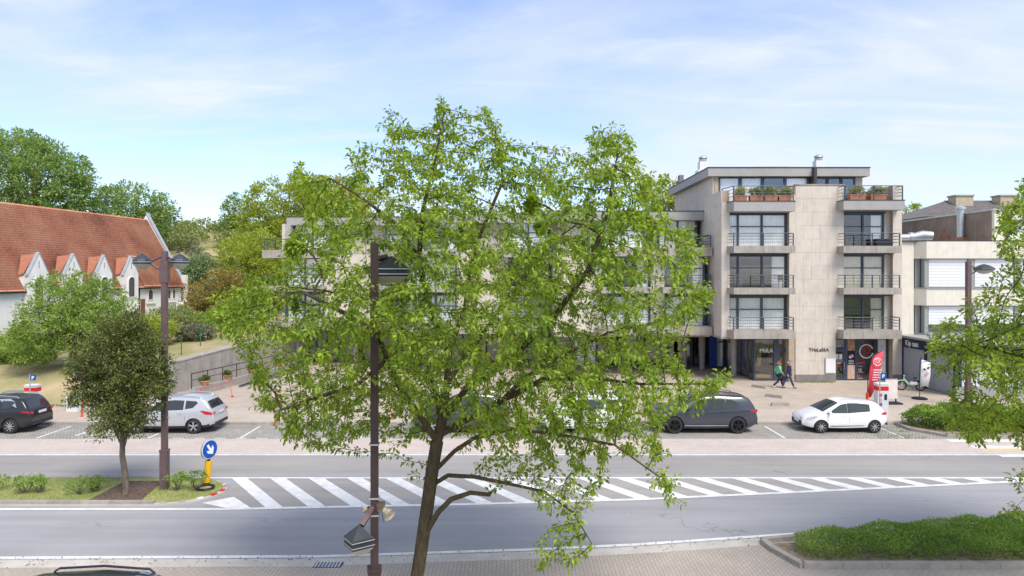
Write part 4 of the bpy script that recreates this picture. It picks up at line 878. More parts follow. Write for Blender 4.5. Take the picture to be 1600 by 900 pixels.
    endp('licence_plate', .004,-.26,.26,P['pz'],P['pz']+.11,plate_m); endp('licence_plate',.004,-.26,.26,P['rpz'],P['rpz']+.11,plate_m,True)
    endp('grille',-.005,-.55,.55,P['gz'][0],P['gz'][1],trim); endp('rear_bumper_trim',-.006,-.7,.7,.36,.5,trim,True)
    if P.get('rails'):
        x0, x1 = P['rails']
        for sgn in (-1,1):
            pts = [(x,sgn*(section(x)[9][0]-.03),zt(x)+d) for x, d in ((x0,-.01),(x0+.1,.05),((x0+x1)/2,.055),(x1-.1,.05),(x1,-.01))]; MB().tube(pts,.022,6).build('roof_rail', P.get('railm',chrome), t, True, local=True)
    for xa in ax:
        for sgn in (-1,1):
            yo = sgn*(Wd/2-.015); tw = .21
            prof = [(wr*.66,-.0),(wr*.9,.0),(wr*.98,.03),(wr,.07),(wr,tw-.04),(wr*.96,tw),(wr*.6,tw)]
            w_ = MB().lathe([(r,-sgn*h) for r, h in prof],30,(xa,yo,wr),'y',cap=False).build('wheel', tyre_m, t, True, local=True)
            rim = MB().lathe([(wr*.7,-sgn*.0),(wr*.7,-sgn*.012),(wr*.62,-sgn*.03),(wr*.6,-sgn*.12),(.01,-sgn*.13)],24,(xa,yo,wr),'y',cap=False).build('rim_barrel', alloy_dark, w_, True, local=True)
            sp_ = MB(); ns = P.get('spokes',5)
            for k2 in range(ns):
                a = 2*math.pi*k2/ns+.3
                for da in ((-.1,.1) if P.get('split',1) else (0,)):
                    c, s = math.cos(a+da*.4), math.sin(a+da*.4); c2, s2 = math.cos(a+da*1.6), math.sin(a+da*1.6)
                    p0_, p1_ = Vector((xa+c*wr*.08,yo-sgn*.03,wr+s*wr*.08)), Vector((xa+c2*wr*.66,yo-sgn*.008,wr+s2*wr*.66)); sp_.tube([p0_,p1_],[.03,.024],4,True,.785)
            sp_.lathe([(wr*.71,-sgn*-.004),(wr*.71,-sgn*.02),(wr*.63,-sgn*.02),(wr*.63,-sgn*-.004)],24,(xa,yo,wr),'y',cap=False); sp_.lathe([(.06,sgn*.005),(.06,-sgn*.05)],12,(xa,yo,wr),'y')
            sp_.build('rim', rim_m, w_, True, local=True)
    return t
HATCH = dict(L=3.95,W=1.70,H=1.5,wb=2.51,rear_axle=-1.36,wr=.30,tf=.3,tr=.16,
  top=[(-1.975,.72),(-1.95,.95),(-1.84,1.07),(-1.56,1.39),(-1.35,1.44),(-.5,1.50),(.05,1.46),(.3,1.38),(1.12,.98),(1.5,.90),(1.8,.78),(1.93,.66),(1.975,.52)],
  belt=[(-2,.98),(-1.5,.99),(0,.92),(1.1,.9),(2,.85)], ws=(1.06,.28), rw=(-1.82,-1.56),
  win=[[(-.08,.94),(-.08,1.38),(.2,1.33),(.72,1.02),(.72,.94)],[(-1.15,1.02),(-1.15,1.33),(-.55,1.39),(-.2,1.39),(-.2,.95)]],
  trimpoly=[[(.72,.92),(.72,1.01),(.98,.9)],[(-.2,.94),(-.2,1.39),(-.09,1.39),(-.09,.94)],[(-.85,.34),(-.8,.37),(.7,.35),(.75,.31)]],
  tail=[[(-1.9,.84),(-1.88,.98),(-1.72,.95),(-1.68,.88)]], head=[[(1.33,.76),(1.38,.8),(1.75,.73),(1.82,.6),(1.62,.6)]], mirror=(.78,.98), hz=.66, tz=.9, handles=[(-.02)],hh=.8,seams=(-.14,.85),pz=.42,rpz=.72,gz=(.3,.52),spokes=8,split=0)
SUV = dict(L=4.92,W=2.0,H=1.75,wb=2.975,rear_axle=-1.5,wr=.385,tf=.24,tr=.15,clad=.0,
  top=[(-2.46,.7),(-2.42,1.05),(-2.36,1.2),(-2.08,1.62),(-1.75,1.69),(-.6,1.75),(.2,1.70),(.45,1.62),(1.25,1.2),(1.5,1.14),(2.2,1.02),(2.42,.86),(2.46,.6)],
  belt=[(-2.5,1.2),(-1.6,1.2),(0,1.13),(1.3,1.1),(2.5,1.02)], ws=(1.2,.42), rw=(-2.33,-2.1),
  win=[[(.05,1.16),(.05,1.58),(.32,1.54),(.82,1.22),(.85,1.15)],[(-.9,1.19),(-.9,1.6),(-.4,1.62),(-.06,1.6),(-.06,1.16)],[(-1.6,1.26),(-1.5,1.42),(-1.3,1.54),(-.98,1.59),(-.98,1.2)]],
  trimpoly=[[(-1.0,.3),(-1.0,.36),(1.0,.36),(1.0,.3)]], chromepoly=[[(-1.0,.36),(-1.0,.4),(1.0,.4),(1.0,.36)]],
  tail=[[(-2.42,.98),(-2.4,1.1),(-2.1,1.1),(-2.1,1.02)]], head=[[(1.85,.84),(1.85,.94),(2.25,.88),(2.3,.78)]], mirror=(.85,1.18), mirpaint=0, hz=.86, tz=1.04, handles=[-.85,.12],hh=1.0,seams=(-1.0,0,.95),pz=.5,rpz=.85,gz=(.55,.82),rails=(-1.7,.25),railm=blackm,spokes=5)
CROSS = dict(SUV, L=4.52,W=1.84,H=1.68,wb=2.69,rear_axle=-1.33,wr=.345,clad=.42,
  top=[(-2.26,.66),(-2.22,1.0),(-2.12,1.1),(-1.82,1.52),(-1.62,1.63),(-.6,1.69),(.15,1.64),(.4,1.56),(1.15,1.12),(1.4,1.05),(2.0,.92),(2.22,.78),(2.26,.55)],
  belt=[(-2.3,1.16),(-1.5,1.14),(0,1.06),(1.2,1.02),(2.3,.95)], ws=(1.12,.38), rw=(-2.1,-1.86),
  win=[[(.05,1.09),(.05,1.5),(.3,1.47),(.78,1.15),(.8,1.08)],[(-.85,1.12),(-.85,1.53),(-.4,1.55),(-.05,1.52),(-.05,1.09)],[(-1.5,1.42),(-1.28,1.2),(-.93,1.15),(-.93,1.53),(-1.4,1.5)]],
  trimpoly=[], chromepoly=[], tail=[[(-2.18,.86),(-2.16,.98),(-1.75,1.08),(-1.62,1.08),(-1.85,.9)]], head=[[(1.6,.76),(1.6,.86),(2.0,.8),(2.1,.7)]], mirror=(.82,1.1), mirpaint=1, hz=.78, tz=.95, handles=[-.8,.1],hh=.94,seams=(-.92,0,.9),rpz=.86,rails=(-1.6,.2),railm=chrome)
VAN = dict(HATCH, L=4.28,W=1.81,H=1.8,wb=2.7,rear_axle=-1.3,wr=.32,
  top=[(-2.14,.7),(-2.12,1.2),(-2.06,1.7),(-1.9,1.78),(-.8,1.82),(.3,1.78),(.6,1.7),(1.2,1.14),(1.6,1.02),(1.95,.86),(2.1,.7),(2.14,.5)], belt=[(-2.2,1.12),(2.2,1.0)], ws=(1.16,.58), rw=(-2.11,-2.07), tumble=.14,
  win=[[(.15,1.12),(.15,1.6),(.5,1.58),(.95,1.18),(.95,1.1)],[(-.8,1.14),(-.8,1.6),(.05,1.6),(.05,1.12)],[(-1.8,1.16),(-1.8,1.58),(-.9,1.6),(-.9,1.14)]], trimpoly=[[(-1.0,.5),(-1.0,.56),(1.0,.56),(1.0,.5)]],
  tail=[[(-2.1,1.0),(-2.1,1.55),(-1.98,1.55),(-1.98,1.0)]], head=[[(1.55,.82),(1.6,.94),(1.95,.8),(1.95,.72)]], mirror=(.95,1.12), hz=.75, tz=1.25, handles=[-.75,.2],hh=.95,seams=(-.85,.1,1.0),rpz=.7,gz=(.4,.6))
ESP = dict(CROSS, clad=.36, chromepoly=[[(-1.62,1.2),(-1.5,1.26),(-1.35,1.5),(-1.2,1.58),(.2,1.54),(.2,1.57),(-1.25,1.61),(-1.45,1.5)]], tail=[[(-2.2,.94),(-2.2,.99),(-1.85,1.04),(-1.82,.99)]], spokes=9, split=0)
white_p = carpaint('car_white', C(246,246,248)); grey_p = carpaint('car_graphite', C(64,69,80), .2); silver_p = carpaint('car_silver', C(206,208,212), .35); black_p = carpaint('car_black', C(24,28,36), .1)
make_car('parked_car', 'small white hatchback parked facing left beside the red feather flag', (15.7,32.9,.012), R(180), HATCH, white_p, carglass2, alloy)
make_car('parked_car', 'dark graphite SUV with black wheels parked behind the hanging leaves', (9.1,32.95,.012), R(180), SUV, grey_p, carglass2, alloy_dark)
make_car('parked_car', 'silver crossover with grey cladding seen from its rear, beside the holm oak', (-16.25,32.85,.012), R(180), CROSS, silver_p)
make_car('parked_car', 'black crossover with chrome window line cut by the left edge', (-24.85,32.85,.012), R(180), ESP, black_p)
make_car('parked_car', 'white compact van half hidden behind the big tree', (3.5,32.85,.012), R(180), VAN, white_p)
make_car('parked_car', 'dark grey car parked behind the fork of the big tree', (-2.4,32.9,.012), R(180), CROSS, grey_p)
NEAR = dict(SUV, rails=(-1.6,.35)); grey_b = carpaint('car_blue_grey', C(112,122,136), .3)
roofg = mat('panorama_roof', C(60,66,74), .12, .05, 1, coat=1)
make_car('parked_car', 'grey car in the near parking lane, only its roof in view', (-7.3,12.55,.02), 0, NEAR, grey_b, carglass, alloy, roofg, 'cars parked along the near kerb')
# ------------------------------------------------------------------ street lamps
def pole(t, x, y, m, h=8.28, wu=.085, wl=.12, zc=1.4, rot=0):
    c, s = math.cos(rot), math.sin(rot); rq = lambda w: [(x+(a*c-b*s)*w, y+(a*s+b*c)*w) for a, b in ((-1,-1),(1,-1),(1,1),(-1,1))]
    MB().prism([(a,b,zc+.06) for a, b in rq(wu)],(0,0,h-zc-.06)).build('pole', m, t)
    MB().prism([(a,b,-.1) for a, b in rq(wl)],(0,0,zc+.1)).build('pole_base', m, t); MB().prism([(a,b,zc+.001) for a, b in rq(wl*1.12)],(0,0,.06)).build('collar', m, t)
def dish_head(t, x, y, z, r, px, py):
    h = MB().lathe([(r*1.0,-.02),(r*1.05,.02),(r*1.05,.09),(r*.97,.13),(r*.5,.26),(r*.12,.32),(.02,.33)],8,(x,y,z)).build('lamp_head', lamp_head, t)
    MB().lathe([(.04,-.22),(r*.45,-.19),(r*.8,-.08),(r*.96,-.021)],16,(x,y,z)).build('diffuser', lamp_under, h, True)
    MB().lathe([(r*1.07,.04),(r*1.07,.06)],8,(x,y,z),cap=True).build('band', lamp_under, h)
    for dz in (-.12,.12): MB().tube([(px,py,z+dz*2.2+.02),(px+(x-px)*.35,py+(y-py)*.35,z+dz*1.3),(px+(x-px)*.6,py+(y-py)*.6,z+.03+dz*.3)],.035,4).build('arm', brown_steel, t)
P1 = gnd(257,764,.1)
L1 = thing('street_lamp', 'two headed brown street lamp standing on the median island', 'street lamp', (P1.x,P1.y,.1), group='brown street lamps')
pole(L1,P1.x,P1.y,brown_steel); dish_head(L1,P1.x-.72,P1.y-.1,7.86,.3,P1.x,P1.y); dish_head(L1,P1.x+.4,P1.y+.25,7.88,.3,P1.x,P1.y)
MB().box(P1.x-.14,P1.x+.14,P1.y-.1,P1.y+.1,7.2,7.95).build('bracket', brown_steel, L1)
L2 = thing('street_lamp', 'single headed brown street lamp before the white roller shutters', 'street lamp', (25.4,38,.12), group='brown street lamps')
pole(L2,25.4,38,brown_steel,8.2,.11,.14); dish_head(L2,26.2,37.9,7.72,.5,25.4,38)
PX, PY = -2.82, 14.0
L3 = thing('street_lamp', 'dark brown street lamp in front of the big tree with two square lanterns', 'street lamp', (PX,PY,0), group='brown street lamps')
pole(L3,PX,PY,brown_dark,8.13,.082,.13,1.42,R(12))
def lantern(t, c, a, rz, tilt=0):
    c = Vector(c); M_ = Matrix.Rotation(rz,3,'Z') @ Matrix.Rotation(tilt,3,'X')
    def ring(s, z): return [c+M_ @ Vector((x*s,y*s,z)) for x, y in ((-1,-1),(1,-1),(1,1),(-1,1))]
    def stack(lv):
        vs = []; [vs.extend(ring(s,z)) for s, z in lv]; k = len(lv); mb = MB().add(vs,[(i*4+j,i*4+(j+1)%4,(i+1)*4+(j+1)%4,(i+1)*4+j) for i in range(k-1) for j in range(4)]+[(3,2,1,0),tuple((k-1)*4+j for j in range(4))]); return mb
    h = stack([(a*.96,0),(a*1.0,.03),(a*1.0,.07),(a*.93,.08),(a*.93,.12),(a*1.0,.13),(a*1.0,.18),(a*.9,.2),(a*.05,.42)]).build('lantern', mat('lantern_black',C(52,56,64),.35,.1), t)
    stack([(a*.5,-.14),(a*.9,-.02),(a*.9,.01)]).build('diffuser', lamp_under, h)
    for z in (.05,.155): stack([(a*1.012,z-.008),(a*1.012,z+.008)]).build('band', galv, h)
lantern(L3,(PX+.27,PY+.35,7.45),.38,R(8)); lantern(L3,(PX-.24,PY-.35,2.06),.235,R(35))
MB().tube([(PX-.02,PY-.05,2.75),(PX-.1,PY-.12,2.6),(PX-.2,PY-.3,2.45)],.07,4).build('arm', brown_steel, L3); MB().tube([(PX+.02,PY+.1,7.8),(PX+.2,PY+.3,7.86)],.06,4).build('arm', brown_dark, L3)
lh = thing('loudspeaker', 'weathered beige horn loudspeaker strapped to the dark street lamp', 'loudspeaker', (PX+.14,PY,2.72))
horn = mat('old_beige_plastic', C(206,196,170), .8, .25, 12)
MB().lathe([(.045,0),(.05,.08),(.08,.18),(.13,.27),(.135,.28),(.11,.26)],14,(0,0,0),'x',cap=True).build('horn', horn, lh, True, local=True).rotation_euler = (0,R(25),R(-35))
MB().box(-.08,.06,-.09,.07,-.06,.1).build('driver_box', mat('rusty_box',C(120,104,88),.8,.3,10), lh, local=True); MB().tube([(0,0,-.05),(.05,-.02,-.28),(.16,-.02,-.24),(.22,-.03,-.05)],.007,5).build('wire_bracket', blackm, lh, local=True)
lh2 = thing('loudspeaker', 'small pale speaker on the left side of the dark street lamp', 'loudspeaker', (PX-.13,PY+.05,2.66)); MB().lathe([(.03,0),(.05,.06),(.08,.12),(.07,.11)],12,(0,0,0),'x').build('horn', horn, lh2, True, local=True).rotation_euler = (0,0,R(200)); MB().box(-.02,.06,-.04,.04,-.05,.05).build('bracket', blackm, lh2, local=True)
for z in (2.9,2.55,4.0): MB().prism([(PX-.1,PY-.1,z),(PX+.1,PY-.1,z),(PX+.1,PY+.1,z),(PX-.1,PY+.1,z)],(0,0,.03)).build('strap', galv, L3)
# ------------------------------------------------------------------ signs
sg = thing('keep_right_sign', 'round blue arrow sign on a yellow post at the island tip', 'traffic sign', gnd(322,757,.12)); p = gnd(322,757,.12)
q = at(325,717,p.y); MB().tube([(p.x,p.y,.1),(p.x+.03,p.y,.2)],.1,14).build('foot', blackm, sg, True); MB().tube([(p.x+.01,p.y,.2),(q.x+.02,p.y,.95)],.115,16).build('post', yellow, sg, True)
MB().tube([(q.x+.02,p.y,.95),(q.x+.05,p.y,1.1)],.05,10).build('neck', blackm, sg, True)
ctr = Vector((q.x+.07,p.y-.03,1.36)); M_ = Matrix.Rotation(R(66),3,'Z') @ Matrix.Rotation(R(10),3,'Y')
def disc(r, y0, y1, m, name, par, c=ctr, M_=M_, n=28):
    mb = MB().lathe([(r,y0),(r,y1)],n,(0,0,0),'y'); mb.v = [tuple(c+M_ @ Vector(v)) for v in mb.v]; return mb.build(name, m, par)
d0 = disc(.345,0,.06,galv,'disc_rim',sg); disc(.33,-.012,0,white,'disc_border',sg); disc(.312,-.018,-.012,blue_sign,'disc_face',sg)
ar = [(-.045,.2),(.045,.2),(.045,-.02),(.15,.06),(.15,-.06),(0,-.22),(-.15,-.06),(-.15,.06),(-.045,-.02)]; ca, sa = math.cos(R(43)), math.sin(R(43))
MB().prism([ctr+M_ @ Vector((x*ca-z*sa,-.02,x*sa+z*ca)) for x, z in ar], M_ @ Vector((0,-.006,0))).build('arrow', white, sg)
rg = thing('rubber_ring', 'black rubber ring lying in the grass below the arrow sign', 'tyre', gnd(321,763,.13)); rp_ = gnd(321,763,.13); MB().lathe([(.24,0),(.3,.0),(.31,.05),(.29,.08),(.25,.08),(.23,.05),(.24,0)],24,(rp_.x,rp_.y,.115),cap=False).build('ring', black, rg, True); MB().lathe([(.23,0),(.2,.03),(.02,.04)],18,(rp_.x,rp_.y,.115)).build('infill', mat('sand',C(196,172,140),1), rg)
# no-stopping sign with orange post left of the oak
ns = thing('no_stopping_sign', 'round red and blue no stopping sign on an orange striped post', 'traffic sign', (at(128,650,35.2).x,35.2,.12)); x = at(128,650,35.2).x
MB().tube([(x,35.2,.1),(x,35.2,1.0)],.055,10).build('post_sleeve', orange, ns, True); MB().tube([(x,35.2,1.0),(x,35.2,2.6)],.03,8).build('post', galv, ns, True)
c_ = Vector((x+.03,35.15,2.28)); I3 = Matrix.Rotation(R(8),3,'Z'); disc(.3,0,.03,red,'disc',ns,c_,I3); disc(.235,-.006,0,blue_sign,'disc_face',ns,c_,I3)
for a in (45,135): w_ = Matrix.Rotation(R(a),3,'Y'); MB().prism([c_+I3 @ w_ @ Vector((sx*.25,-.008,sz*.035)) for sx, sz in ((-1,-1),(1,-1),(1,1),(-1,1))], I3 @ Vector((0,-.005,0))).build('bar', red, ns)
def psign(x, y, z0, h, label):
    t = thing('parking_sign', label, 'traffic sign', (x,y,z0)); MB().tube([(x,y,z0-.05),(x,y,z0+h)],.03,8).build('post', galv, t, True)
    MB().box(x+.03,x+.33,y-.02,y,z0+h-.32,z0+h-.02).build('plate', blue_sign, t); text('P',.26,white,t,(x+.1,y-.024,z0+h-.27),(R(90),0,0),.004,bold=.008)
def meter(x, y, h, w, label, z0=.116):
    t = thing('parking_pillar', label, 'parking meter', (x,y,z0)); wm = mat('pillar_white',C(226,228,232),.4,.04)
    MB().box(x-w/2,x+w/2,y-.2,y+.2,z0,z0+h).build('body', wm, t); MB().box(x-w/2-.006,x+w/2+.006,y-.206,y+.206,z0+h-.32,z0+h-.1).build('red_band', red, t); MB().box(x-w/2-.02,x+w/2+.02,y-.22,y+.22,z0+h,z0+h+.05).build('cap', white, t)
    for k in range(3): MB().box(x-w*.4,x-w*.12,y-.212,y-.2,z0+h-.62-k*.24,z0+h-.46-k*.24).build('print', [red,pink,blue_sign][k], t)
    MB().box(x+w*.1,x+w*.35,y-.21,y-.2,z0+h-.8,z0+h-.5).build('screen', blackm, t)
a = at(51,640,37.6); meter(a.x,37.6,1.25,.66,'white parking pillar with red band behind the black car'); psign(at(46.5,640,36.9).x,36.9,.116,1.95,'small blue parking sign on a slim pole behind the black car')
a = at(1377,640,35.4); meter(a.x,35.4,1.68,.55,'tall white parking pillar with red band behind the white hatchback'); psign(at(1378,640,34.8).x-.1,34.8,.116,2.35,'blue parking sign on a slim pole before the salon window')
bn = thing('metal_cabinet', 'low grey metal cabinet behind the black car', 'cabinet', (at(28,615,37.8).x,37.8,.1)); x = at(28,615,37.8).x; MB().box(x-.75,x+.6,37.6,38.1,.1,.95).build('body', greyp, bn); MB().box(x-.8,x+.65,37.55,38.15,.95,1.02).build('lid', galv, bn)
eb = thing('utility_cabinet', 'pale utility cabinet with a poster behind the holm oak', 'cabinet', (at(118,628,36.6).x,36.6,.1)); x = at(112,628,36.6).x; MB().box(x-.3,x+.3,36.6,36.95,.1,1.1).build('body', white, eb); MB().box(x-.22,x+.2,36.585,36.6,.35,1.0).build('poster', plinth, eb)
# feather flag and banner flag
def flag(name, label, x, y, outline, m, base_r, h, dx):
    t = thing(name, label, 'flag', (x,y,.116)); MB().lathe([(base_r,.116),(base_r,.18),(base_r*.7,.22),(.05,.24)],20,(x,y,0)).build('base', black, t, True)
    MB().tube([(x,y,.2),(x+dx*.05,y,h*.6),(x+dx*.35,y,h*.93),(x+dx,y,h)],.02,6).build('pole', blackm, t, True)
    n = len(outline); vs = [(x+a,y-.01+.05*math.sin(b*2.1+a*3),b) for a, b in outline]; c = (sum(v[0] for v in vs)/n,y,sum(v[2] for v in vs)/n)
    f = MB().add(vs+[c],[(i,(i+1)%n,n) for i in range(n)]); fo = f.build('cloth', m, t, True); md = fo.modifiers.new('thick','SOLIDIFY'); md.thickness = .006; return t
pinkred = mat('flag_red', C(236,76,92), .7, .06, 2)
fx = at(1355,640,36.2).x
ff = flag('feather_flag','red feather flag with white emblem behind the white hatchback',fx,36.2,[(.03,.95),(.06,1.6),(.1,2.3),(.22,2.95),(.5,3.3),(.88,3.42),(.8,2.8),(.6,2.0),(.35,1.3),(.2,.95)],pinkred,.42,3.44,.86)
emblem(fx+.5,36.1,2.85,.2,ff,white,white); [MB().box(fx+.3-.02*k,fx+.75-.06*k,36.1,36.105,2.4-.13*k,2.44-.13*k).build("print_line",white,ff) for k in range(5)]
MB().tube([(fx,36.2,.25),(fx,36.2,1.2)],.07,10).build('orange_sleeve', orange, ff, True)
bx_ = at(1437,640,40.3).x
fb = flag('banner_flag','white curved banner flag on a round black base by the snack shop',bx_,40.3,[(.03,.8),(.05,1.6),(.09,2.45),(.3,2.4),(.66,2.25),(.6,1.5),(.5,.8),(.38,.88),(.2,.86)],white,.42,2.6,.1)
MB().lathe([(.11,0),(.11,.012)],12,(bx_+.38,40.2,1.62),'y').build('print', pink, fb); 
for a_, b_ in ((.22,1.88),(.44,1.95)): MB().lathe([(.07,0),(.07,.012)],12,(bx_+a_,40.18,b_),'y').build('print', mat('print_brown',C(90,60,60),.7), fb)
ab = thing('pavement_sign', 'pale pink double sided pavement sign on a dark blue base', 'sign', (at(1393,628,38.8).x,38.8,.116)); x = at(1393,628,38.8).x
MB().box(x-.5,x+.5,38.5,39.1,.116,.2).build('base', navy, ab); MB().box(x-.34,x+.34,38.78,38.82,.4,1.5).build('panel', mat('poster_pale',C(232,214,206),.6,.12,3,col2=C(240,232,230)), ab); MB().box(x-.36,x+.36,38.77,38.83,1.5,1.54).build('frame', galv, ab)
for sx in (-.25,.25): MB().tube([(x+sx,38.8,.2),(x+sx,38.8,.42)],.04,8).build('foot', black, ab)
# concrete wheel stops on the forecourt
for (px, py, rz, s) in ((1186,606,-50,'farthest from the road'),(1209,621,-40,'middle one'),(1219,634,0,'nearest the road, square on')):
    p = gnd(px,py,.116); ws_ = thing('wheel_stop','low pale concrete parking stop on the forecourt, '+s,'parking stop',(p.x,p.y,.116),R(rz),'concrete parking stops'); MB().prism([(-.5,-.12,0),(.5,-.12,0),(.47,-.1,.17),(-.47,-.1,.17)],(0,.2,0)).build('block',concrete,ws_,local=True); MB().box(-.3,-.22,-.13,.06,0,.02).build('fixing',galv,ws_,local=True)
# orange bollards seen through the tree
for px, py, s in ((430,662,'nearest the left'),(612,655,'left of the tree fork'),(617,612,'farthest, near the shops'),(438,628,'behind the drooping left leaves')):
    p = gnd(px,py,.12); t = thing('orange_bollard','slim orange flexible bollard with white bands, '+s,'bollard',(p.x,p.y,.12),group='orange bollards'); MB().lathe([(.1,.12),(.1,.14),(.045,.16),(.045,.9),(.02,.95)],14,(p.x,p.y,0)).build('post',orange,t,True)
    for z in (.55,.78): MB().lathe([(.048,z),(.048,z+.08)],14,(p.x,p.y,0)).build('reflector',white,t)
# ------------------------------------------------------------------ parked electric bike
def ebike(x, y, rz):
    t = thing('electric_bike','mint green electric moped bike leaning by the snack shop shutter','bicycle',(x,y,.116),rz); mint = mat('mint_paint',C(190,222,196),.35,.04); tb_ = lambda n,p,r,m: MB().tube(p,r,8).build(n,m,t,True,local=True)
    for sx, r in ((-.55,.27),(.55,.27)):
        pts = [(sx+r*math.cos(a),0,.31+r*math.sin(a)) for a in np.linspace(0,2*math.pi,25)]; w_ = MB().tube(pts,.04,8,False).build('wheel',black,t,True,local=True)
        MB().lathe([(.06,-.04),(.06,.04)],12,(sx,0,.31),'y').build('hub',galv,w_,local=True)
        spk = MB(); [spk.tube([(sx,0,.31),(sx+r*math.cos(a),0,.31+r*math.sin(a))],.006,4) for a in np.linspace(0,6.28,13)[:-1]]; spk.build('spoke',galv,w_,local=True)
        MB().tube([(sx+(r+.06)*math.cos(a),0,.31+(r+.06)*math.sin(a)) for a in np.linspace(.5,2.6,9)],.035,6).build('mudguard',black if sx > 0 else mint,t,True,local=True)
    tb_('fork',[(-.55,0,.31),(-.42,0,.75),(-.36,0,1.0)],.03,mint); tb_('frame',[(-.42,0,.72),(-.15,0,.42),(.15,0,.36),(.35,0,.45)],.06,mint); tb_('seat_tube',[(.15,0,.36),(.22,0,.78)],.028,blackm); tb_('stay',[(.2,0,.5),(.55,0,.31)],.025,blackm)
    MB().box(-.05,.35,-.09,.09,.4,.56).build('battery_box',white,t,local=True); MB().box(.3,.75,-.12,.12,.62,.66).build('rack',blackm,t,local=True)
    MB().lathe([(.02,0),(.1,.02),(.11,.05),(.05,.08)],12,(.24,0,.78)).build('saddle',black,t,True,local=True); tb_('handlebar',[(-.28,-.33,1.06),(-.36,-.12,1.02),(-.36,.12,1.02),(-.28,.33,1.06)],.018,blackm); MB().box(-.44,-.38,-.05,.05,.9,.98).build('headlamp',lampw,t,local=True); tb_('kickstand',[(.1,.02,.34),(.15,.2,.02)],.015,galv)
ebike(25.25,43.2,R(-14))
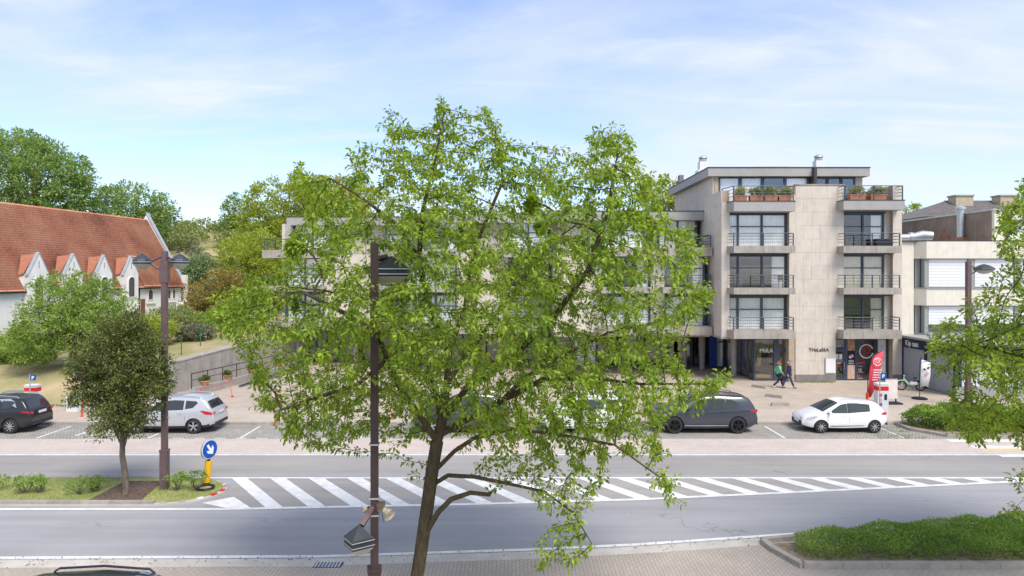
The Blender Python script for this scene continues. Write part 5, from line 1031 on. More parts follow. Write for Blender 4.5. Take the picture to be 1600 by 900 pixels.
# ------------------------------------------------------------------ two people walking past the shop door
def skinmesh(name, joints, edges, m, parent, root, sub=2, smooth=True):
    me = bpy.data.meshes.new(name); ks = list(joints); me.from_pydata([joints[k][:3] for k in ks],[],[(ks.index(a),ks.index(b)) for a, b in edges]); o = link(name, me, parent)
    o.modifiers.new('skin','SKIN'); sv = me.skin_vertices[0].data if me.skin_vertices else None
    if sv is None:
        bm = bmesh.new(); bm.from_mesh(me); bm.verts.layers.skin.verify(); bm.to_mesh(me); bm.free(); sv = me.skin_vertices[0].data
    for i, k in enumerate(ks):
        r = joints[k][3]; sv[i].radius = r if isinstance(r, tuple) else (r, r); sv[i].use_root = (k == root)
    o.modifiers['skin'].use_smooth_shade = True; md = o.modifiers.new('sub','SUBSURF'); md.levels = sub; md.render_levels = sub
    me.materials.append(m); return o
def person(label, loc, rz, k, skin, jacket, trouser, shoe, hair, longhair=False, stride=1):
    t = thing('person', label, 'person', loc, rz, 'people walking past the shops'); s = k/1.75
    J = lambda d: {n:(v[0]*s,v[1]*s,v[2]*s,(tuple(a*s for a in v[3]) if isinstance(v[3],tuple) else v[3]*s)) for n, v in d.items()}
    f, b = (1,-1) if stride > 0 else (-1,1)
    hipx = .02
    L = dict(pelvis=(0,0,.93,.12),spine=(.0,0,1.12,.115),chest=(.03,0,1.32,.13),neck0=(.03,0,1.46,.06),neck=(.05,0,1.52,.05),head0=(.07,0,1.58,.075),head1=(.075,0,1.65,.095),head2=(.065,0,1.71,.075),
      hl=(0,.09,.88,.085),kl=(f*.22,.09,.5,.058),al=(f*.34-.02,.09,.1,.042),fl=(f*.34+.12,.09,.05,.035), hr=(0,-.09,.88,.085),kr=(b*.08+.06,-.09,.49,.058),ar=(b*.34-.06,-.09,.14,.042),fr=(b*.34+.07,-.09,.06,.035),
      sl=(.02,.19,1.42,.06),el=(b*.14-.02,.25,1.16,.042),wl=(b*.12+.1,.24,.93,.03),pl=(b*.12+.14,.24,.86,(.018,.036)), sr=(.02,-.19,1.42,.06),er=(f*.08-.04,-.25,1.15,.042),wr=(f*.2+.04,-.24,.93,.03),pr=(f*.2+.08,-.24,.86,(.018,.036)))
    ed = [('pelvis','spine'),('spine','chest'),('chest','neck0'),('neck0','neck'),('neck','head0'),('head0','head1'),('head1','head2'),('pelvis','hl'),('hl','kl'),('kl','al'),('al','fl'),('pelvis','hr'),('hr','kr'),('kr','ar'),('ar','fr'),('chest','sl'),('sl','el'),('el','wl'),('wl','pl'),('chest','sr'),('sr','er'),('er','wr'),('wr','pr')]
    for side_ in 'lr':
        px_, py_, pz_, _ = L['p'+side_]
        for i in range(4):
            dx = .028-.019*i; L[f'{side_}f{i}a'] = (px_+dx,py_,pz_-.045,.0095); L[f'{side_}f{i}b'] = (px_+dx+.012,py_,pz_-.085+.008*abs(i-1),.008); ed += [('p'+side_,f'{side_}f{i}a'),(f'{side_}f{i}a',f'{side_}f{i}b')]
        L[side_+'t'] = (px_+.05,py_,pz_-.02,.011); L[side_+'t2'] = (px_+.062,py_,pz_-.05,.009); ed += [('w'+side_,side_+'t'),(side_+'t',side_+'t2')]
    body = skinmesh('body', J(L), ed, skin, t, 'pelvis', 1)
    up = lambda n, g: L[n][:3]+((L[n][3] if not isinstance(L[n][3],tuple) else .03)+g,)
    Jk = dict(a=(0,0,.86,.165),b=up('spine',.045),c=up('chest',.045),d=(.03,0,1.46,.085),sl=up('sl',.03),el=up('el',.028),wl=(L['wl'][0],L['wl'][1],L['wl'][2]+.02,.046),sr=up('sr',.03),er=up('er',.028),wr=(L['wr'][0],L['wr'][1],L['wr'][2]+.02,.046))
    skinmesh('jacket', J(Jk), [('a','b'),('b','c'),('c','d'),('c','sl'),('sl','el'),('el','wl'),('c','sr'),('sr','er'),('er','wr')], jacket, t, 'b')
    Tr = dict(p=(0,0,.95,.145),hl=up('hl',.02),kl=up('kl',.022),al=up('al',.025),hr=up('hr',.02),kr=up('kr',.022),ar=up('ar',.025))
    skinmesh('trousers', J(Tr), [('p','hl'),('hl','kl'),('kl','al'),('p','hr'),('hr','kr'),('kr','ar')], trouser, t, 'p')
    for sd2 in 'lr':
        a, q2 = L['a'+sd2], L['f'+sd2]; z = .05 if sd2 == ('l' if stride > 0 else 'r') else .06
        skinmesh('shoe', J(dict(h=(a[0]-.05,a[1],a[2]-.05,.045),m=(a[0]+.05,a[1],q2[2],.045),t=(q2[0]+.06,q2[1],q2[2]-.01,.036))), [('h','m'),('m','t')], shoe, t, 'm')
    hv = dict(a=(.02,0,1.70,.1),b=(.05,0,1.745,.085),c=(-.015,0,1.64,.085)); he = [('a','b'),('a','c')]
    if longhair: hv['d'] = (-.03,0,1.54,.09); hv['a'] = (.02,0,1.71,.118); he.append(('c','d'))
    skinmesh('hair', J(hv), he, hair, t, 'a')
    MB().lathe([(.006,0),(.018,.012),(.012,.04)],8,(.165*s,0,1.625*s)).build('nose', skin, t, True, local=True)
    for sy in (-1,1):
        MB().lathe([(.004,-.008),(.011,0),(.004,.008)],8,(.155*s,sy*.033*s,1.66*s)).build('eye', black, t, True, local=True); MB().lathe([(.01,-.03),(.024,0),(.01,.03)],8,(.07*s,sy*.095*s,1.64*s)).build('ear', skin, t, True, local=True)
    MB().box(.15*s,.16*s,-.025*s,.025*s,1.585*s,1.592*s).build('mouth', mat('lip',C(170,100,90),.6), t, local=True)
skin_m = mat('skin', C(222,176,150), .6, .06); denim = mat('denim', C(62,84,120), .9, .12, 12)
person('woman in mint green jacket with reddish hair walking beside the navy jacket man', (17.3,44.3,.13), 0, 1.66, skin_m, mat('mint_jacket',C(130,205,160),.85,.08,6), mat('dark_denim',C(44,50,72),.9,.1,12), mat('pale_shoe',C(215,215,220),.6), mat('red_hair',C(170,108,66),.8,.2,20), True, 1)
person('grey haired man in navy jacket and jeans walking past the shop door', (17.82,43.95,.13), R(-6), 1.76, skin_m, mat('navy_jacket',C(42,52,92),.85,.08,6), denim, mat('blue_shoe',C(60,78,130),.6), mat('grey_hair',C(160,155,150),.8,.15,20), False, -1)
# ------------------------------------------------------------------ vegetation
leaf_main = leafmat('leaf_cherry', (.085,.18,.022), (.42,.55,.07), .48)
leaf_right = leafmat('leaf_linden', (.1,.19,.02), (.42,.54,.07), .42)
leaf_oak = leafmat('leaf_holm_oak', (.045,.08,.022), (.26,.28,.08), .25)
leaf_pop = leafmat('leaf_poplar', (.15,.26,.07), (.36,.49,.15), .42)
leaf_maple = leafmat('leaf_maple', (.14,.25,.05), (.38,.5,.12), .42)
leaf_lime = leafmat('leaf_lime', (.2,.29,.04), (.5,.57,.1), .42)
leaf_olive = leafmat('leaf_olive', (.2,.18,.05), (.42,.34,.1), .35)
leaf_scrub = leafmat('leaf_scrub', (.18,.23,.07), (.38,.44,.15), .35)
leaf_grey = leafmat('leaf_greyscrub', (.16,.17,.1), (.3,.3,.19), .25)
leaf_hedge = leafmat('leaf_hedge', (.11,.22,.045), (.4,.56,.12), .42)
def inpoly(px, py, poly):
    c = np.zeros(len(px), bool); n = len(poly); d = np.full(len(px), 1e9)
    for (x0,y0),(x1,y1) in zip(poly, poly[1:]+poly[:1]):
        c ^= ((y0 > py) != (y1 > py)) & (px < (x1-x0)*(py-y0)/((y1-y0) or 1e-9)+x0)
        t = np.clip(((px-x0)*(x1-x0)+(py-y0)*(y1-y0))/((x1-x0)**2+(y1-y0)**2+1e-9),0,1); d = np.minimum(d, np.hypot(px-x0-t*(x1-x0), py-y0-t*(y1-y0)))
    return c, d
def crown_points(polys, n, Y0, dmax, emax, squash=1.0):
    """points filling a crown of real depth dmax each way around distance Y0"""
    out = []
    for poly, wgt, yc, dm in polys:
        xs = [p[0] for p in poly]; ys = [p[1] for p in poly]; k = int(n*wgt*3.2); px = rng.uniform(min(xs),max(xs),k); py = rng.uniform(min(ys),max(ys),k); c, d = inpoly(px,py,poly)
        px, py, d = px[c], py[c], d[c]; e = np.clip(d/emax,0,1); hd = dm*np.sqrt(1-(1-e)**2)*squash
        Y = yc+hd*np.sign(rng.uniform(-1,1,len(px)))*rng.uniform(0,1,len(px))**.6; m = int(n*wgt)
        Q = np.stack([(px-800)*Y/F, Y, EYE-(py-HZ)*Y/F],1)
        nz = sum(np.sin(Q @ (rng.normal(size=3)*f_)+rng.uniform(0,6.28)) for f_ in (1.3,1.3,1.6,1.6,2.0,2.0,2.4,2.4))
        keep = (nz > -2.1) & ~((np.abs(px-586) < 22) & (Y < 14.5) & ((py > 535) | (py < 440)) & (Y0 > 15.1))
        out.append(Q[keep][:m])
    return np.concatenate(out)
def grow(attr, limbs, step=.26, di=3.0, dk=.42, iters=160):
    pos = []; par = []; 
    for limb, root in limbs:
        prev = root
        pts = [Vector(p) for p in limb]; q = []
        for a, b in zip(pts[:-1], pts[1:]):
            m = max(1, int((b-a).length/step)); q += [a+(b-a)*(i/m) for i in range(m)]
        q.append(pts[-1])
        if root == 'near': prev = int(np.argmin(np.linalg.norm(np.array(pos)-np.array(q[0]),axis=1)))
        for p in q:
            pos.append(tuple(p)); par.append(prev); prev = len(pos)-1
    n_limb = len(pos); A = attr.copy(); Pn = np.array(pos)
    near = np.zeros(len(A),int); nd = np.full(len(A),1e9)
    for i0 in range(0,len(Pn),400):
        dd = np.linalg.norm(A[:,None]-Pn[None,i0:i0+400],axis=2); j = dd.argmin(1); m = dd[np.arange(len(A)),j]; u_ = m < nd; near[u_] = j[u_]+i0; nd[u_] = m[u_]
    alive = nd > dk; seen = set()
    for it in range(iters):
        act = alive & (nd < di)
        if not act.any(): break
        idx = near[act]; dirs = (A[act]-Pn[idx])/nd[act][:,None]; acc = np.zeros((len(Pn),3)); np.add.at(acc, idx, dirs); nodes = np.unique(idx)
        d = acc[nodes]; ln = np.linalg.norm(d,axis=1); ok = ln > 1e-3; nodes = nodes[ok]; d = d[ok]/ln[ok][:,None]+rng.normal(0,.13,(ok.sum(),3)); d /= np.linalg.norm(d,axis=1,keepdims=True)
        new = Pn[nodes]+d*step; keep = []
        for k_, (nn, q) in enumerate(zip(nodes,new)):
            key = (int(nn),round(float(d[k_,0]),1),round(float(d[k_,1]),1),round(float(d[k_,2]),1))
            if key in seen: continue
            seen.add(key); keep.append(k_)
        if not keep: break
        new = new[keep]; b0 = len(Pn); Pn = np.concatenate([Pn,new]); par += [int(x) for x in nodes[keep]]
        dd = np.linalg.norm(A[:,None]-new[None],axis=2); j = dd.argmin(1); m = dd[np.arange(len(A)),j]; u_ = m < nd; near[u_] = j[u_]+b0; nd[u_] = m[u_]; alive &= nd > dk
    return Pn, par, n_limb
def tree_from_growth(t, Pn, par, n_limb, bark_m, leaf_m, tip_r=.0065, expo=2.35, leaf=.17, per=6, rmax_leaf=.02, droop=.5, trunk_scale=.15, minr=None):
    n = len(Pn); ch = [[] for _ in range(n)]
    for i, p in enumerate(par):
        if p is not None and p >= 0: ch[p].append(i)
    r = np.zeros(n)
    order = []; roots = [i for i, p in enumerate(par) if p is None or p < 0]; stck = list(roots)
    while stck:
        i = stck.pop(); order.append(i); stck += ch[i]
    for i in reversed(order): r[i] = (sum(r[c]**expo for c in ch[i]))**(1/expo) if ch[i] else tip_r
    r *= trunk_scale if False else 1
    rmx = r[roots[0]]; 
    r = np.where(r > .03, .03+(r-.03)*(trunk_scale-.03)/(rmx-.03), r)
    if minr is not None: r = np.maximum(r, minr)
    big, thin = MB(), MB()
    started = [(rt,None) for rt in roots]
    while started:
        i, prev = started.pop(); chain = [prev,i] if prev is not None else [i]
        while ch[chain[-1]]:
            cs = sorted(ch[chain[-1]], key=lambda c: -r[c]); 
            for c in cs[1:]: started.append((c,chain[-1]))
            chain.append(cs[0])
        if len(chain) < 2: continue
        rad = [min(r[k], r[i]*1.05) for k in chain]; pts = [Pn[k] for k in chain]
        if r[i] > .05: big.tube(pts, [float(x) for x in rad], 10, True)
        else: thin.tube(pts, [float(x) for x in rad], 4 if r[i] < .02 else 5, False)
    big.build('trunk', bark_m, t, True, recalc=False); thin.build('branches', bark_m, t, True, recalc=False)
    lv = np.where((r < rmax_leaf) & (np.arange(n) >= n_limb))[0]; dirs = Pn[lv]-Pn[[par[i] for i in lv]]; dirs /= np.linalg.norm(dirs,axis=1,keepdims=True)+1e-9
    term = np.array([3 if not ch[i] else 0 for i in lv]); cnt = per+term
    idx = np.repeat(np.arange(len(lv)),cnt); tpos = rng.uniform(-1,.35,len(idx))[:,None]*.26
    tw = rng.normal(size=(len(idx),3)); tw -= (tw*dirs[idx]).sum(1,keepdims=True)*dirs[idx]; tw /= np.linalg.norm(tw,axis=1,keepdims=True)+1e-9
    P_ = Pn[lv][idx]+dirs[idx]*tpos+tw*rng.uniform(.005,.07,(len(idx),1)); D_ = dirs[idx]*.55+tw*.8
    V, Fc = leaves(P_, D_, leaf, wid=.46, jit=.22, fold=.1, droop=droop); npmesh('foliage', V, Fc, leaf_m, t)
    return r
def limb(pts): return [at(p[0],p[1],p[2]+DY) for p in pts]
DY = 1.0
# --- the big tree
BT = thing('street_tree','large leafy street tree filling the middle of the view behind the dark lamp','tree',(-2.16,15.3,0))
main_poly = [(470,705),(440,690),(425,655),(395,640),(385,600),(402,575),(372,560),(330,520),(318,495),(345,455),(385,432),(432,420),(438,372),(478,330),(452,268),(462,246),(490,265),(540,290),(543,232),(560,215),(600,250),(602,162),(625,190),(662,200),(690,145),(706,180),(716,215),(735,205),(752,228),(756,156),(785,195),(803,215),(812,238),(850,212),(880,222),(905,205),(958,190),(990,215),(1000,265),(1047,270),(1042,320),(1062,350),(1108,375),(1098,420),(1085,440),(1122,460),(1100,492),(1062,505),(1052,550),(1090,583),(1148,580),(1140,603),(1110,628),(1098,650),(1052,670),(1048,720),(1020,705),(960,715),(900,720),(850,735),(800,725),(730,700),(700,672),(660,690),(620,680),(590,690),(560,672),(520,712)]
low_poly = [(800,690),(960,690),(1050,712),(1076,780),(1052,812),(1010,760),(975,740),(950,760),(962,830),(940,842),(915,872),(900,896),(826,896),(838,850),(850,800),(800,760)]
SHOOTS = [(p,w,y,.5) for p, w, y in (([(598,160),(612,158),(632,200),(640,270),(600,265)],.018,15.0),([(684,146),(704,150),(712,240),(664,250)],.018,15.2),([(752,154),(766,152),(790,200),(812,250),(765,255)],.02,16.0),([(945,190),(962,186),(992,215),(1000,275),(900,265)],.022,14.2),([(452,248),(490,262),(545,300),(470,340)],.02,14.0),([(1060,583),(1148,578),(1140,605),(1085,630)],.016,14.2),([(1058,358),(1110,374),(1098,430),(1045,440)],.018,15.8),([(1062,455),(1122,460),(1100,495),(1045,505)],.016,17),([(388,575),(470,585),(560,665),(520,712),(440,692)],.05,14.0),([(318,490),(420,440),(430,560),(340,528)],.03,13.8),([(625,205),(720,190),(830,225),(950,215),(990,285),(800,300),(570,300)],.06,15.4),([(560,660),(640,650),(665,700),(600,700)],.018,14.6))]
att = crown_points([(main_poly,.9,15.3,3.6),(low_poly,.1,14.2,.8)]+SHOOTS, 9500, 15.3, 3.6, 200)
T_ = [(-2.2,15.3,-.1),(-2.17,15.3,.5)]+limb([(655,880,14.3),(668,790,14.3),(676,730,14.3),(683,690,14.3)])
limbs = [(T_, -1)]+[(limb(p),'near') for p in (
 [(683,690,14.3),(660,655,14.05),(628,612,13.7),(605,562,13.3),(590,520,13.0),(540,490,12.6),(470,455,12.4)],
 [(683,690,14.3),(690,660,14.4),(697,610,14.5),(702,550,14.6),(712,520,14.6),(727,480,14.7),(732,430,14.8),(745,380,14.9),(770,320,15),(785,285,15.1),(783,230,15.1),(765,180,15.1)],
 [(702,550,14.6),(680,505,14.2),(665,460,13.8),(655,400,13.5),(620,350,13.2),(560,305,13),(515,278,12.8)],
 [(690,660,14.4),(730,605,14.2),(770,580,14.0),(815,545,13.8),(870,490,13.5),(920,420,13.2),(950,330,13),(965,240,13)],
 [(686,680,14.3),(730,655,14.8),(780,630,15.3),(820,590,15.8),(870,560,16.2),(950,520,16.6),(1040,500,17)],
 [(780,628,15.3),(850,592,14.6),(920,590,13.9),(1000,600,13.5),(1080,600,13)],
 [(680,735,14.3),(710,705,13.9),(740,685,13.6),(800,670,13.3),(880,680,13),(960,695,12.8),(1030,745,12.6)],
 [(680,755,14.3),(700,743,14),(740,745,13.7),(790,755,13.4),(850,768,13.2),(895,800,13),(925,850,12.9)],
 [(667,830,14.25),(685,800,14),(705,780,13.9),(735,770,13.8),(765,773,13.7)],
 [(690,655,14.4),(678,600,15.3),(652,540,16.2),(600,480,16.9)],
 [(697,600,14.5),(740,540,15.8),(800,460,16.8),(860,380,17.2)],
 [(655,400,13.5),(660,330,13.3),(680,250,13.2),(695,170,13.2)],
 [(605,562,13.3),(560,600,12.9),(500,620,12.6),(440,640,12.5)])]
Pn, par, nl = grow(att, limbs, .23, 3.0, .3)
mr = np.zeros(len(Pn)); k0 = 0
for li, (lp, _) in enumerate(limbs):
    q = 0
    for a_, b_ in zip([Vector(p) for p in lp][:-1], [Vector(p) for p in lp][1:]): q += max(1, int((b_-a_).length/.23))
    q += 1; r0, r1 = (.15,.125) if li == 0 else (.07,.045) if li == 9 else (.055,.009) if li in (7,8,12,13) else (.08,.011)
    mr[k0:k0+q] = np.linspace(r0, r1, q); k0 += q
rr_ = tree_from_growth(BT, Pn, par, nl, bark, leaf_main, tip_r=.0055, expo=2.3, leaf=.118, per=15, rmax_leaf=.02, droop=.45, minr=mr)
print('big tree nodes', len(Pn), 'root radius', rr_[0], 'limb', rr_[20])
DY = 0.
# --- the tree whose boughs come in from the right
RT = thing('roadside_tree','bright green tree reaching in from the right edge, trunk out of view','tree',(13.6,15.2,0))
rp1 = [(1590,285),(1562,318),(1550,362),(1562,400),(1552,438),(1500,460),(1512,480),(1452,515),(1430,538),(1445,562),(1492,590),(1480,622),(1472,652),(1497,690),(1522,706),(1560,690),(1610,700),(1700,760),(1850,740),(1960,600),(1950,400),(1850,260),(1700,215)]
rp2 = [(1600,712),(1565,732),(1575,765),(1545,802),(1600,818),(1680,800),(1660,740)]
att2 = crown_points([(rp1,.95,15.2,3.4),(rp2,.05,14.6,.5)], 7600, 15, 3.4, 160)
limbs2 = [([(13.6,15.2,-.1),(13.6,15.2,1.5)]+limb([(1752,720,15.2),(1750,640,15.2)]),-1)]+[(limb(p),'near') for p in ([(1750,640,15.2),(1690,600,15),(1640,570,14.8),(1560,545,14.6),(1500,540,14.4)],[(1750,640,15.2),(1740,520,15.3),(1690,400,15.4),(1620,330,15.4)],[(1752,690,15.2),(1680,690,14.9),(1610,670,14.7),(1530,660,14.6)],[(1752,700,15.2),(1700,730,14.8),(1640,745,14.6),(1590,790,14.5)],[(1740,520,15.3),(1800,420,15.4),(1860,340,15.4)])]
Pn2, par2, nl2 = grow(att2, limbs2, .25, 3.2, .36)
tree_from_growth(RT, Pn2, par2, nl2, bark, leaf_right, tip_r=.0055, expo=2.3, leaf=.12, per=17, rmax_leaf=.02, droop=.25)
# --- holm oak on the island
b = gnd(196,772,.12)
def bl(px, py, Y, rx, rz, ry=None): c = at(px,py,Y); k = Y/F; return (c.x,c.y,c.z,rx*k,(ry or rx)*k,rz*k)
tree('holm_oak','small dense dark evergreen tree growing from the mulch on the island',b,[bl(188,560,b.y,50,60),(bl(192,620,b.y,54,44)),bl(150,600,b.y,34,36),bl(220,545,b.y,28,36),bl(175,520,b.y,24,26),bl(190,655,b.y,50,26),bl(118,610,b.y,16,18),bl(250,585,b.y,16,30),bl(210,500,b.y,14,16),bl(160,505,b.y,15,18),bl(140,565,b.y,28,40),bl(225,600,b.y,38,50)],leaf_oak,bark2,nclump=760,per=36,rc=.27,size=.1,tr=.1,nb=40,shell=.6,wid=.55)
# --- trees by the church
def gb(px, Y, dz=0): x = (px-800)*Y/F; return Vector((x,Y,float(terr(np.array(x),np.array(Y)))+dz))
tree('maple_tree','spreading green maple on the grassy slope before the church',gb(118,43),[bl(115,500,43,78,52,70),bl(70,520,43,50,45),bl(165,490,44,42,50),bl(110,460,44,55,32),bl(45,545,42,35,22)],leaf_maple,bark2,nclump=560,per=30,rc=.42,size=.2,tr=.2,nb=50)
tree('poplar_tree','tall broad poplar rising behind the church roof at far left',gb(40,95),[bl(50,285,95,75,75),bl(105,300,95,42,60),bl(10,260,96,60,55),bl(120,280,94,22,35)],leaf_pop,bark2,nclump=700,per=30,rc=.95,size=.48,tr=.5,nb=40)
tree('poplar_tree','darker rounded tree behind the church gable',gb(215,100),[bl(205,325,100,50,38),bl(250,335,100,25,28),bl(170,320,101,25,28),bl(225,350,99,40,25)],leaf_pop,bark2,nclump=330,per=28,rc=.8,size=.44,tr=.4,nb=34,shell=.65)
tree('columnar_tree','narrow dark tree standing against the sky right of the church',gb(368,120),[bl(368,335,120,19,32),bl(362,360,120,14,22)],leaf_pop,bark2,nclump=120,per=26,rc=.8,size=.45,tr=.3,nb=20)
tree('lime_green_tree','yellow green tree left of the flat roof behind the big tree',gb(430,85),[bl(430,330,85,50,48),bl(400,360,84,30,45),bl(470,310,86,45,38),bl(445,380,84,50,40)],leaf_lime,bark2,nclump=520,per=28,rc=.7,size=.36,tr=.35,nb=40)
tree('golden_tree','tall golden green tree above the flat roof behind the big tree',gb(520,92),[bl(520,320,92,55,42),bl(570,330,92,45,38),bl(490,300,92,28,25)],leafmat('leaf_golden',(.26,.26,.03),(.5,.46,.06),.4),bark2,nclump=420,per=26,rc=.7,size=.38,tr=.35,nb=34)
tree('bronze_tree','bronze leaved small tree on the slope right of the church',gb(340,60),[bl(345,460,60,52,34),bl(320,480,60,32,22),bl(375,450,61,30,28)],leaf_olive,bark2,nclump=330,per=28,rc=.5,size=.24,tr=.18,nb=34)
tree('round_green_tree','fresh green round tree above the bronze one',gb(395,75),[bl(395,400,75,50,38),bl(365,400,75,22,28),bl(425,420,75,40,40)],leaf_lime,bark2,nclump=360,per=28,rc=.6,size=.3,tr=.25,nb=34)
tree('pale_green_tree','pale grey green young tree on the scrub hillside',gb(310,92),[bl(310,415,92,16,22),bl(305,430,92,20,14)],leafmat('leaf_pale',(.18,.28,.12),(.32,.42,.2),.35),bark2,nclump=110,per=26,rc=.6,size=.34,tr=.2,nb=16)
tree('green_tree','green tree between the apartment block and the side wall of its tower',gb(1040,75),[bl(1030,305,75,35,26),bl(1060,325,75,25,22)],leaf_lime,bark2,nclump=160,per=28,rc=.6,size=.3,tr=.2,nb=20)
tree('green_tree','rounded tree peeking over the roofs right of the tower',Vector((46,90,0)),[bl(1425,332,82,16,10),bl(1420,350,82,30,16)],leaf_lime,bark2,nclump=110,per=28,rc=.6,size=.3,tr=.2,nb=20)
# scrub covering the dune behind, one mass nobody could count
def scrub(name, label, m, n, region, rmin, rmax, per, size, hfac=.6):
    xs = rng.uniform(region[0],region[1],n); ys = rng.uniform(region[2],region[3],n); zs = terr(xs,ys); rr = rng.uniform(rmin,rmax,n); P = []; D = []
    for x, y, z, r in zip(xs,ys,zs,rr):
        d = rng.normal(size=(per,3)); d[:,2] = np.abs(d[:,2]); d /= np.linalg.norm(d,axis=1,keepdims=True); P.append(np.array([x,y,z])+d*np.array([r,r,r*hfac*1.6])*rng.uniform(.65,1.08,(per,1))); D.append(d+np.array([0,0,.4]))
    V, Fc = leaves(np.concatenate(P),np.concatenate(D),size,wid=.6,jit=.5); return tag(npmesh(name,V,Fc,m),label,'scrub',kind='stuff')
scrub('dune_scrub','low green scrub covering the hillside behind the church',leaf_scrub,420,(-75,8,84,150),1.2,2.8,170,.5)
scrub('dune_scrub','grey green buckthorn patches on the hillside behind the church',leaf_grey,160,(-62,-20,82,112),.9,1.8,130,.42)
# shrubs on the slope in front of the church
def shrub(name, label, base, r, h, m, ncl=60, per=26, size=.12, rc=.22, group=None, stems=5, sr=.02, low=.25):
    t = thing(name,label,'shrub',base,group=group); b = Vector(base); V, Fc, cc = clump_foliage([(b.x,b.y,b.z+h*(.5+low/2),r,r*.85,h*(.5-low/2))],ncl,per,rc,size,.75,b.z+.02); npmesh('foliage',V,Fc,m,t)
    mb = MB()
    for c in cc[:max(stems,3)]: c = Vector(c); mb.tube([b+Vector((random.uniform(-.1,.1)*r,random.uniform(-.1,.1)*r,-.05)),b.lerp(c,.5)+Vector((random.uniform(-.08,.08),0,-.03)),c],[sr*1.3,sr,sr*.5],5,False)
    mb.build('stems',bark2,t,recalc=False); return t
for px, Y, r, h, m, lab in ((30,48,2.2,1.5,leaf_hedge,'clipped dark green shrub under the church wall at left'),(15,45,1.8,1.1,leaf_maple,'rounded green shrub at the left edge of the slope'),(238,50,1.6,2.2,leaf_lime,'light green bush behind the median lamp'),(268,54,2.0,2.2,leaf_scrub,'bright bush right of the median lamp by the path'),(305,52,1.5,1.0,leaf_grey,'grey green low bush above the fence posts'),(200,47,1.7,1.6,leaf_maple,'green bush between the maple and the holm oak'),(345,56,2.2,1.5,leaf_hedge,'dark bush above the retaining wall'),(385,58,2.2,2.4,leaf_maple,'tall bush at the far end of the retaining wall'),(70,53,2.4,1.6,leaf_scrub,'pale bush hiding the foot of the church wall'),(150,56,2.2,1.6,leaf_maple,'green bush before the third dormer')):
    shrub('shrub',lab,gb(px,Y,-.05),r,h,m,130,26,.2,.4)
for k, (px, py, r, h, lab, m, lowc) in enumerate(((40,770,.42,.55,'open leggy bush at the left end of the island, left stem group',leaf_hedge,.55),(62,770,.34,.55,'open leggy bush beside the leftmost bush of the island',leaf_hedge,.55),(122,772,.4,.58,'fuller dark green bush on the island left of the mulch',leaf_hedge,.2),(150,768,.3,.5,'small dark green bush touching the fuller bush on the island',leaf_hedge,.25),(276,766,.36,.6,'leggy bush right beside the median lamp',leaf_hedge,.5),(308,766,.36,.62,'leggy bush just left of the yellow sign post',leaf_hedge,.5),(-4,766,.4,.5,'bush cut off by the left picture edge on the island',leaf_hedge,.3))):
    shrub('island_shrub',lab,gnd(px,py,.115),r,h,m,34,20,.06,.09,'small bushes on the island',9,.012,lowc)
# hedges: clipped conifer like hedge near right, and the one by the parking
def hedge(name, label, outline, h, m, n, size, zb=.02, bulge=.12):
    c = np.mean(outline,axis=0); t = thing(name,label,'hedge',(c[0],c[1],zb)); xs = [p[0] for p in outline]; ys = [p[1] for p in outline]
    k = n*3; px, py = rng.uniform(min(xs),max(xs),k), rng.uniform(min(ys),max(ys),k); ins_, d = inpoly(px,py,outline); px, py, d = px[ins_][:n], py[ins_][:n], d[ins_][:n]
    ht = h*(.55+.45*np.clip(d/.45,0,1)**.5)*(1+.13*np.sin(px*2.3+py*3.1)+.1*np.sin(px*5.1-py*4.3)+rng.normal(0,.05,len(px)))
    z = zb+ht*np.where(rng.random(len(px)) < .6, rng.uniform(.8,1.03,len(px)), rng.uniform(.05,.85,len(px)))
    D = np.stack([rng.normal(0,.5,len(px)),rng.normal(-.15,.5,len(px)),rng.uniform(.1,1,len(px))],1); V, Fc = leaves(np.stack([px,py,z],1),D,size,wid=.3,jit=.2); npmesh('foliage',V,Fc,m,t)
    inner = [(c[0]+(x-c[0])*.985,c[1]+(y-c[1])*.8) for x, y in outline]; mb = MB()
    for k in range(70): 
        x, y = random.uniform(min(xs)+.2,max(xs)-.2), random.uniform(min(ys)+.2,max(ys)-.2)
        if inpoly(np.array([x]),np.array([y]),outline)[0][0]: mb.tube([(x,y,zb-.05),(x+random.uniform(-.1,.1),y+random.uniform(-.1,.1),zb+h*.7)],.015,5,False)
    mb.build('stems',bark2,t,recalc=False)['kind'] = 'stuff'; return t
h_out = [(7.75,17.75),(7.6,18.3),(7.75,18.75),(8.6,19.0),(10,19.35),(12,19.7),(14,20.05),(16,20.4),(22,20.9),(22,17.7)]
hedge('hedge','clipped bright green hedge inside the stone edged bed at lower right',h_out,.5,leaf_hedge,60000,.085)
bed = thing('planting_bed','grey stone edged planting bed under the clipped hedge','planting bed',(7.4,17.4,0)); ol = [(7.35,17.45),(6.95,18.75),(7.35,19.05)]
MB().prism([(7.4,17.5,.0),(24,17.5,.0),(24,20.9,.0),(16,20.3,.0),(12,19.65,.0),(8.6,19.0,.0),(7.1,18.85,.0)],(0,0,.06)).build('soil',mat('bed_soil',C(160,142,122),1,.25,6,.5),bed)
x = 7.4
while x < 17: ubox('edge_stone',kerbm,bed,x+.006,x+.994,17.32,17.5,-.02,.15); x += 1
for (xa,ya),(xb,yb) in (((7.4,17.36),(7.05,18.4)),((7.05,18.4),(6.98,18.95))):
    dv = Vector((xb-xa,yb-ya,0)); l = dv.length; e_ = MB().box(0,l-.01,-.09,.09,-.02,.15).build('edge_stone',kerbm,bed); e_.location = Vector((xa,ya,0))-wof(bed); e_.rotation_euler = (0,0,math.atan2(dv.y,dv.x)); e_.data.transform(Matrix.Translation(wof(bed)))
pts = [(6.95,18.95),(8.3,19.22),(10,19.5),(12,19.85),(14,20.15),(16,20.5)]
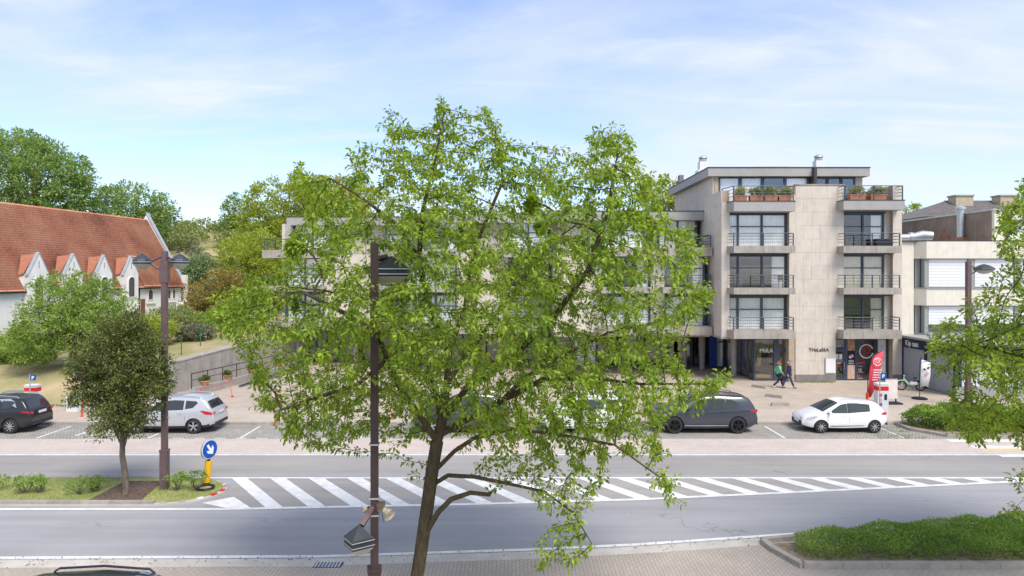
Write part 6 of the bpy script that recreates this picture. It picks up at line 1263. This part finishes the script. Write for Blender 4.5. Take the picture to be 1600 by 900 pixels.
for (xa,ya),(xb,yb) in zip(pts[:-1],pts[1:]): MB().prism([(xa,ya-.0,-.02),(xb,yb,-.02),(xb,yb+.17,-.02),(xa,ya+.17,-.02)],(0,0,.16)).build('edge_stone',kerbm,bed)
f_out = [(19.3,33.9),(19.25,33.1),(20.2,31.9),(22,31.7),(30,31.7),(30,33.0),(22,34.2)]
hedge('hedge','low spreading evergreen hedge in the bed beside the white hatchback',f_out,.85,leaf_hedge,22000,.17,.1)
pb = thing('kerbed_bed','kerbed planting bed at the end of the parking bays','planting bed',(19.1,32,0)); MB().prism([(19.1,34.0,-.02),(19.1,32.6,-.02),(20.0,31.4,-.02),(30,31.4,-.02),(30,34.0,-.02)],(0,0,.14)).build('soil',MATS['bed_soil'],pb)
for (xa,ya),(xb,yb) in (((19.0,34.0),(19.0,32.6)),((19.0,32.6),(19.95,31.3)),((19.95,31.3),(25,31.3)),((25,31.3),(30,31.3))):
    dv = Vector((xb-xa,yb-ya,0)).normalized(); nn_ = Vector((-dv.y,dv.x,0))*.15; MB().prism([(xa,ya,-.03),(xb,yb,-.03),(xb+nn_.x,yb+nn_.y,-.03),(xa+nn_.x,ya+nn_.y,-.03)],(0,0,.17)).build('edge_stone',kerbm,pb)
bp_ = thing('blue_post','short blue post by the church path','post',gb(258,62)); x, y, z = gb(258,62); MB().box(x-.12,x+.12,y-.1,y+.1,z-.2,z+1.3).build('post',blue_sign,bp_); MB().box(x-.13,x+.13,y-.11,y+.11,z+1.3,z+1.34).build('cap',blue_sign,bp_)
wn = thing('white_notice','small white notice board on two legs by the church path','sign',gb(285,64)); x, y, z = gb(285,64); MB().box(x-.6,x+.6,y-.03,y+.03,z+.6,z+1.4).build('panel',white,wn); [MB().tube([(x+s_,y+.05,z-.2),(x+s_,y+.05,z+1.4)],.04,6).build('leg',blackm,wn) for s_ in (-.5,.5)]
# weeds along joints and fallen leaves in the gutter
def tufts(name, label, pts, n, h, m, spread):
    P_ = np.concatenate([np.array(p)+np.concatenate([rng.normal(0,spread,(n,2)),np.zeros((n,1))],1) for p in pts]); D_ = np.stack([rng.normal(0,.6,len(P_)),rng.normal(0,.6,len(P_)),rng.uniform(.3,1,len(P_))],1)
    V, Fc = leaves(P_,D_,h,wid=.25,jit=.2); return tag(npmesh(name,V,Fc,m),label,'weeds',kind='stuff')
tufts('weeds','green weeds in the paving joints behind the white hatchback',[(x,y,.01) for x in np.arange(16.8,19.0,.22) for y in (31.15,31.6,32.4,33.2) if random.random() < .7],26,.07,leaf_scrub,.12)
tufts('weeds','weeds growing along the foot of the stone wall',[(x,46.45+random.uniform(-.1,.05),.12) for x in np.arange(19.5,21.8,.35)]+[(x,38.2+random.uniform(-.3,.2),.13) for x in np.arange(-40,-21,.3)],30,.12,leaf_scrub,.13)
k = 420; lx = rng.uniform(-18,16,k); ly = np.array([curve_near(x) for x in lx])-np.abs(rng.normal(.1,.25,k)); V, Fc = leaves(np.stack([lx,ly,np.full(k,.028)],1),np.stack([rng.normal(size=k),rng.normal(size=k),rng.uniform(0,.1,k)],1),.06,wid=.5,jit=.05)
tag(npmesh('fallen_leaves',V,Fc,mat('dry_leaf',C(150,120,80),.9,.3,20)),'dry fallen leaves scattered along the near gutter','leaves',kind='stuff')
print('objects', len(bpy.data.objects), 'tris', sum(len(o.data.polygons) for o in bpy.data.objects if o.type == 'MESH'))
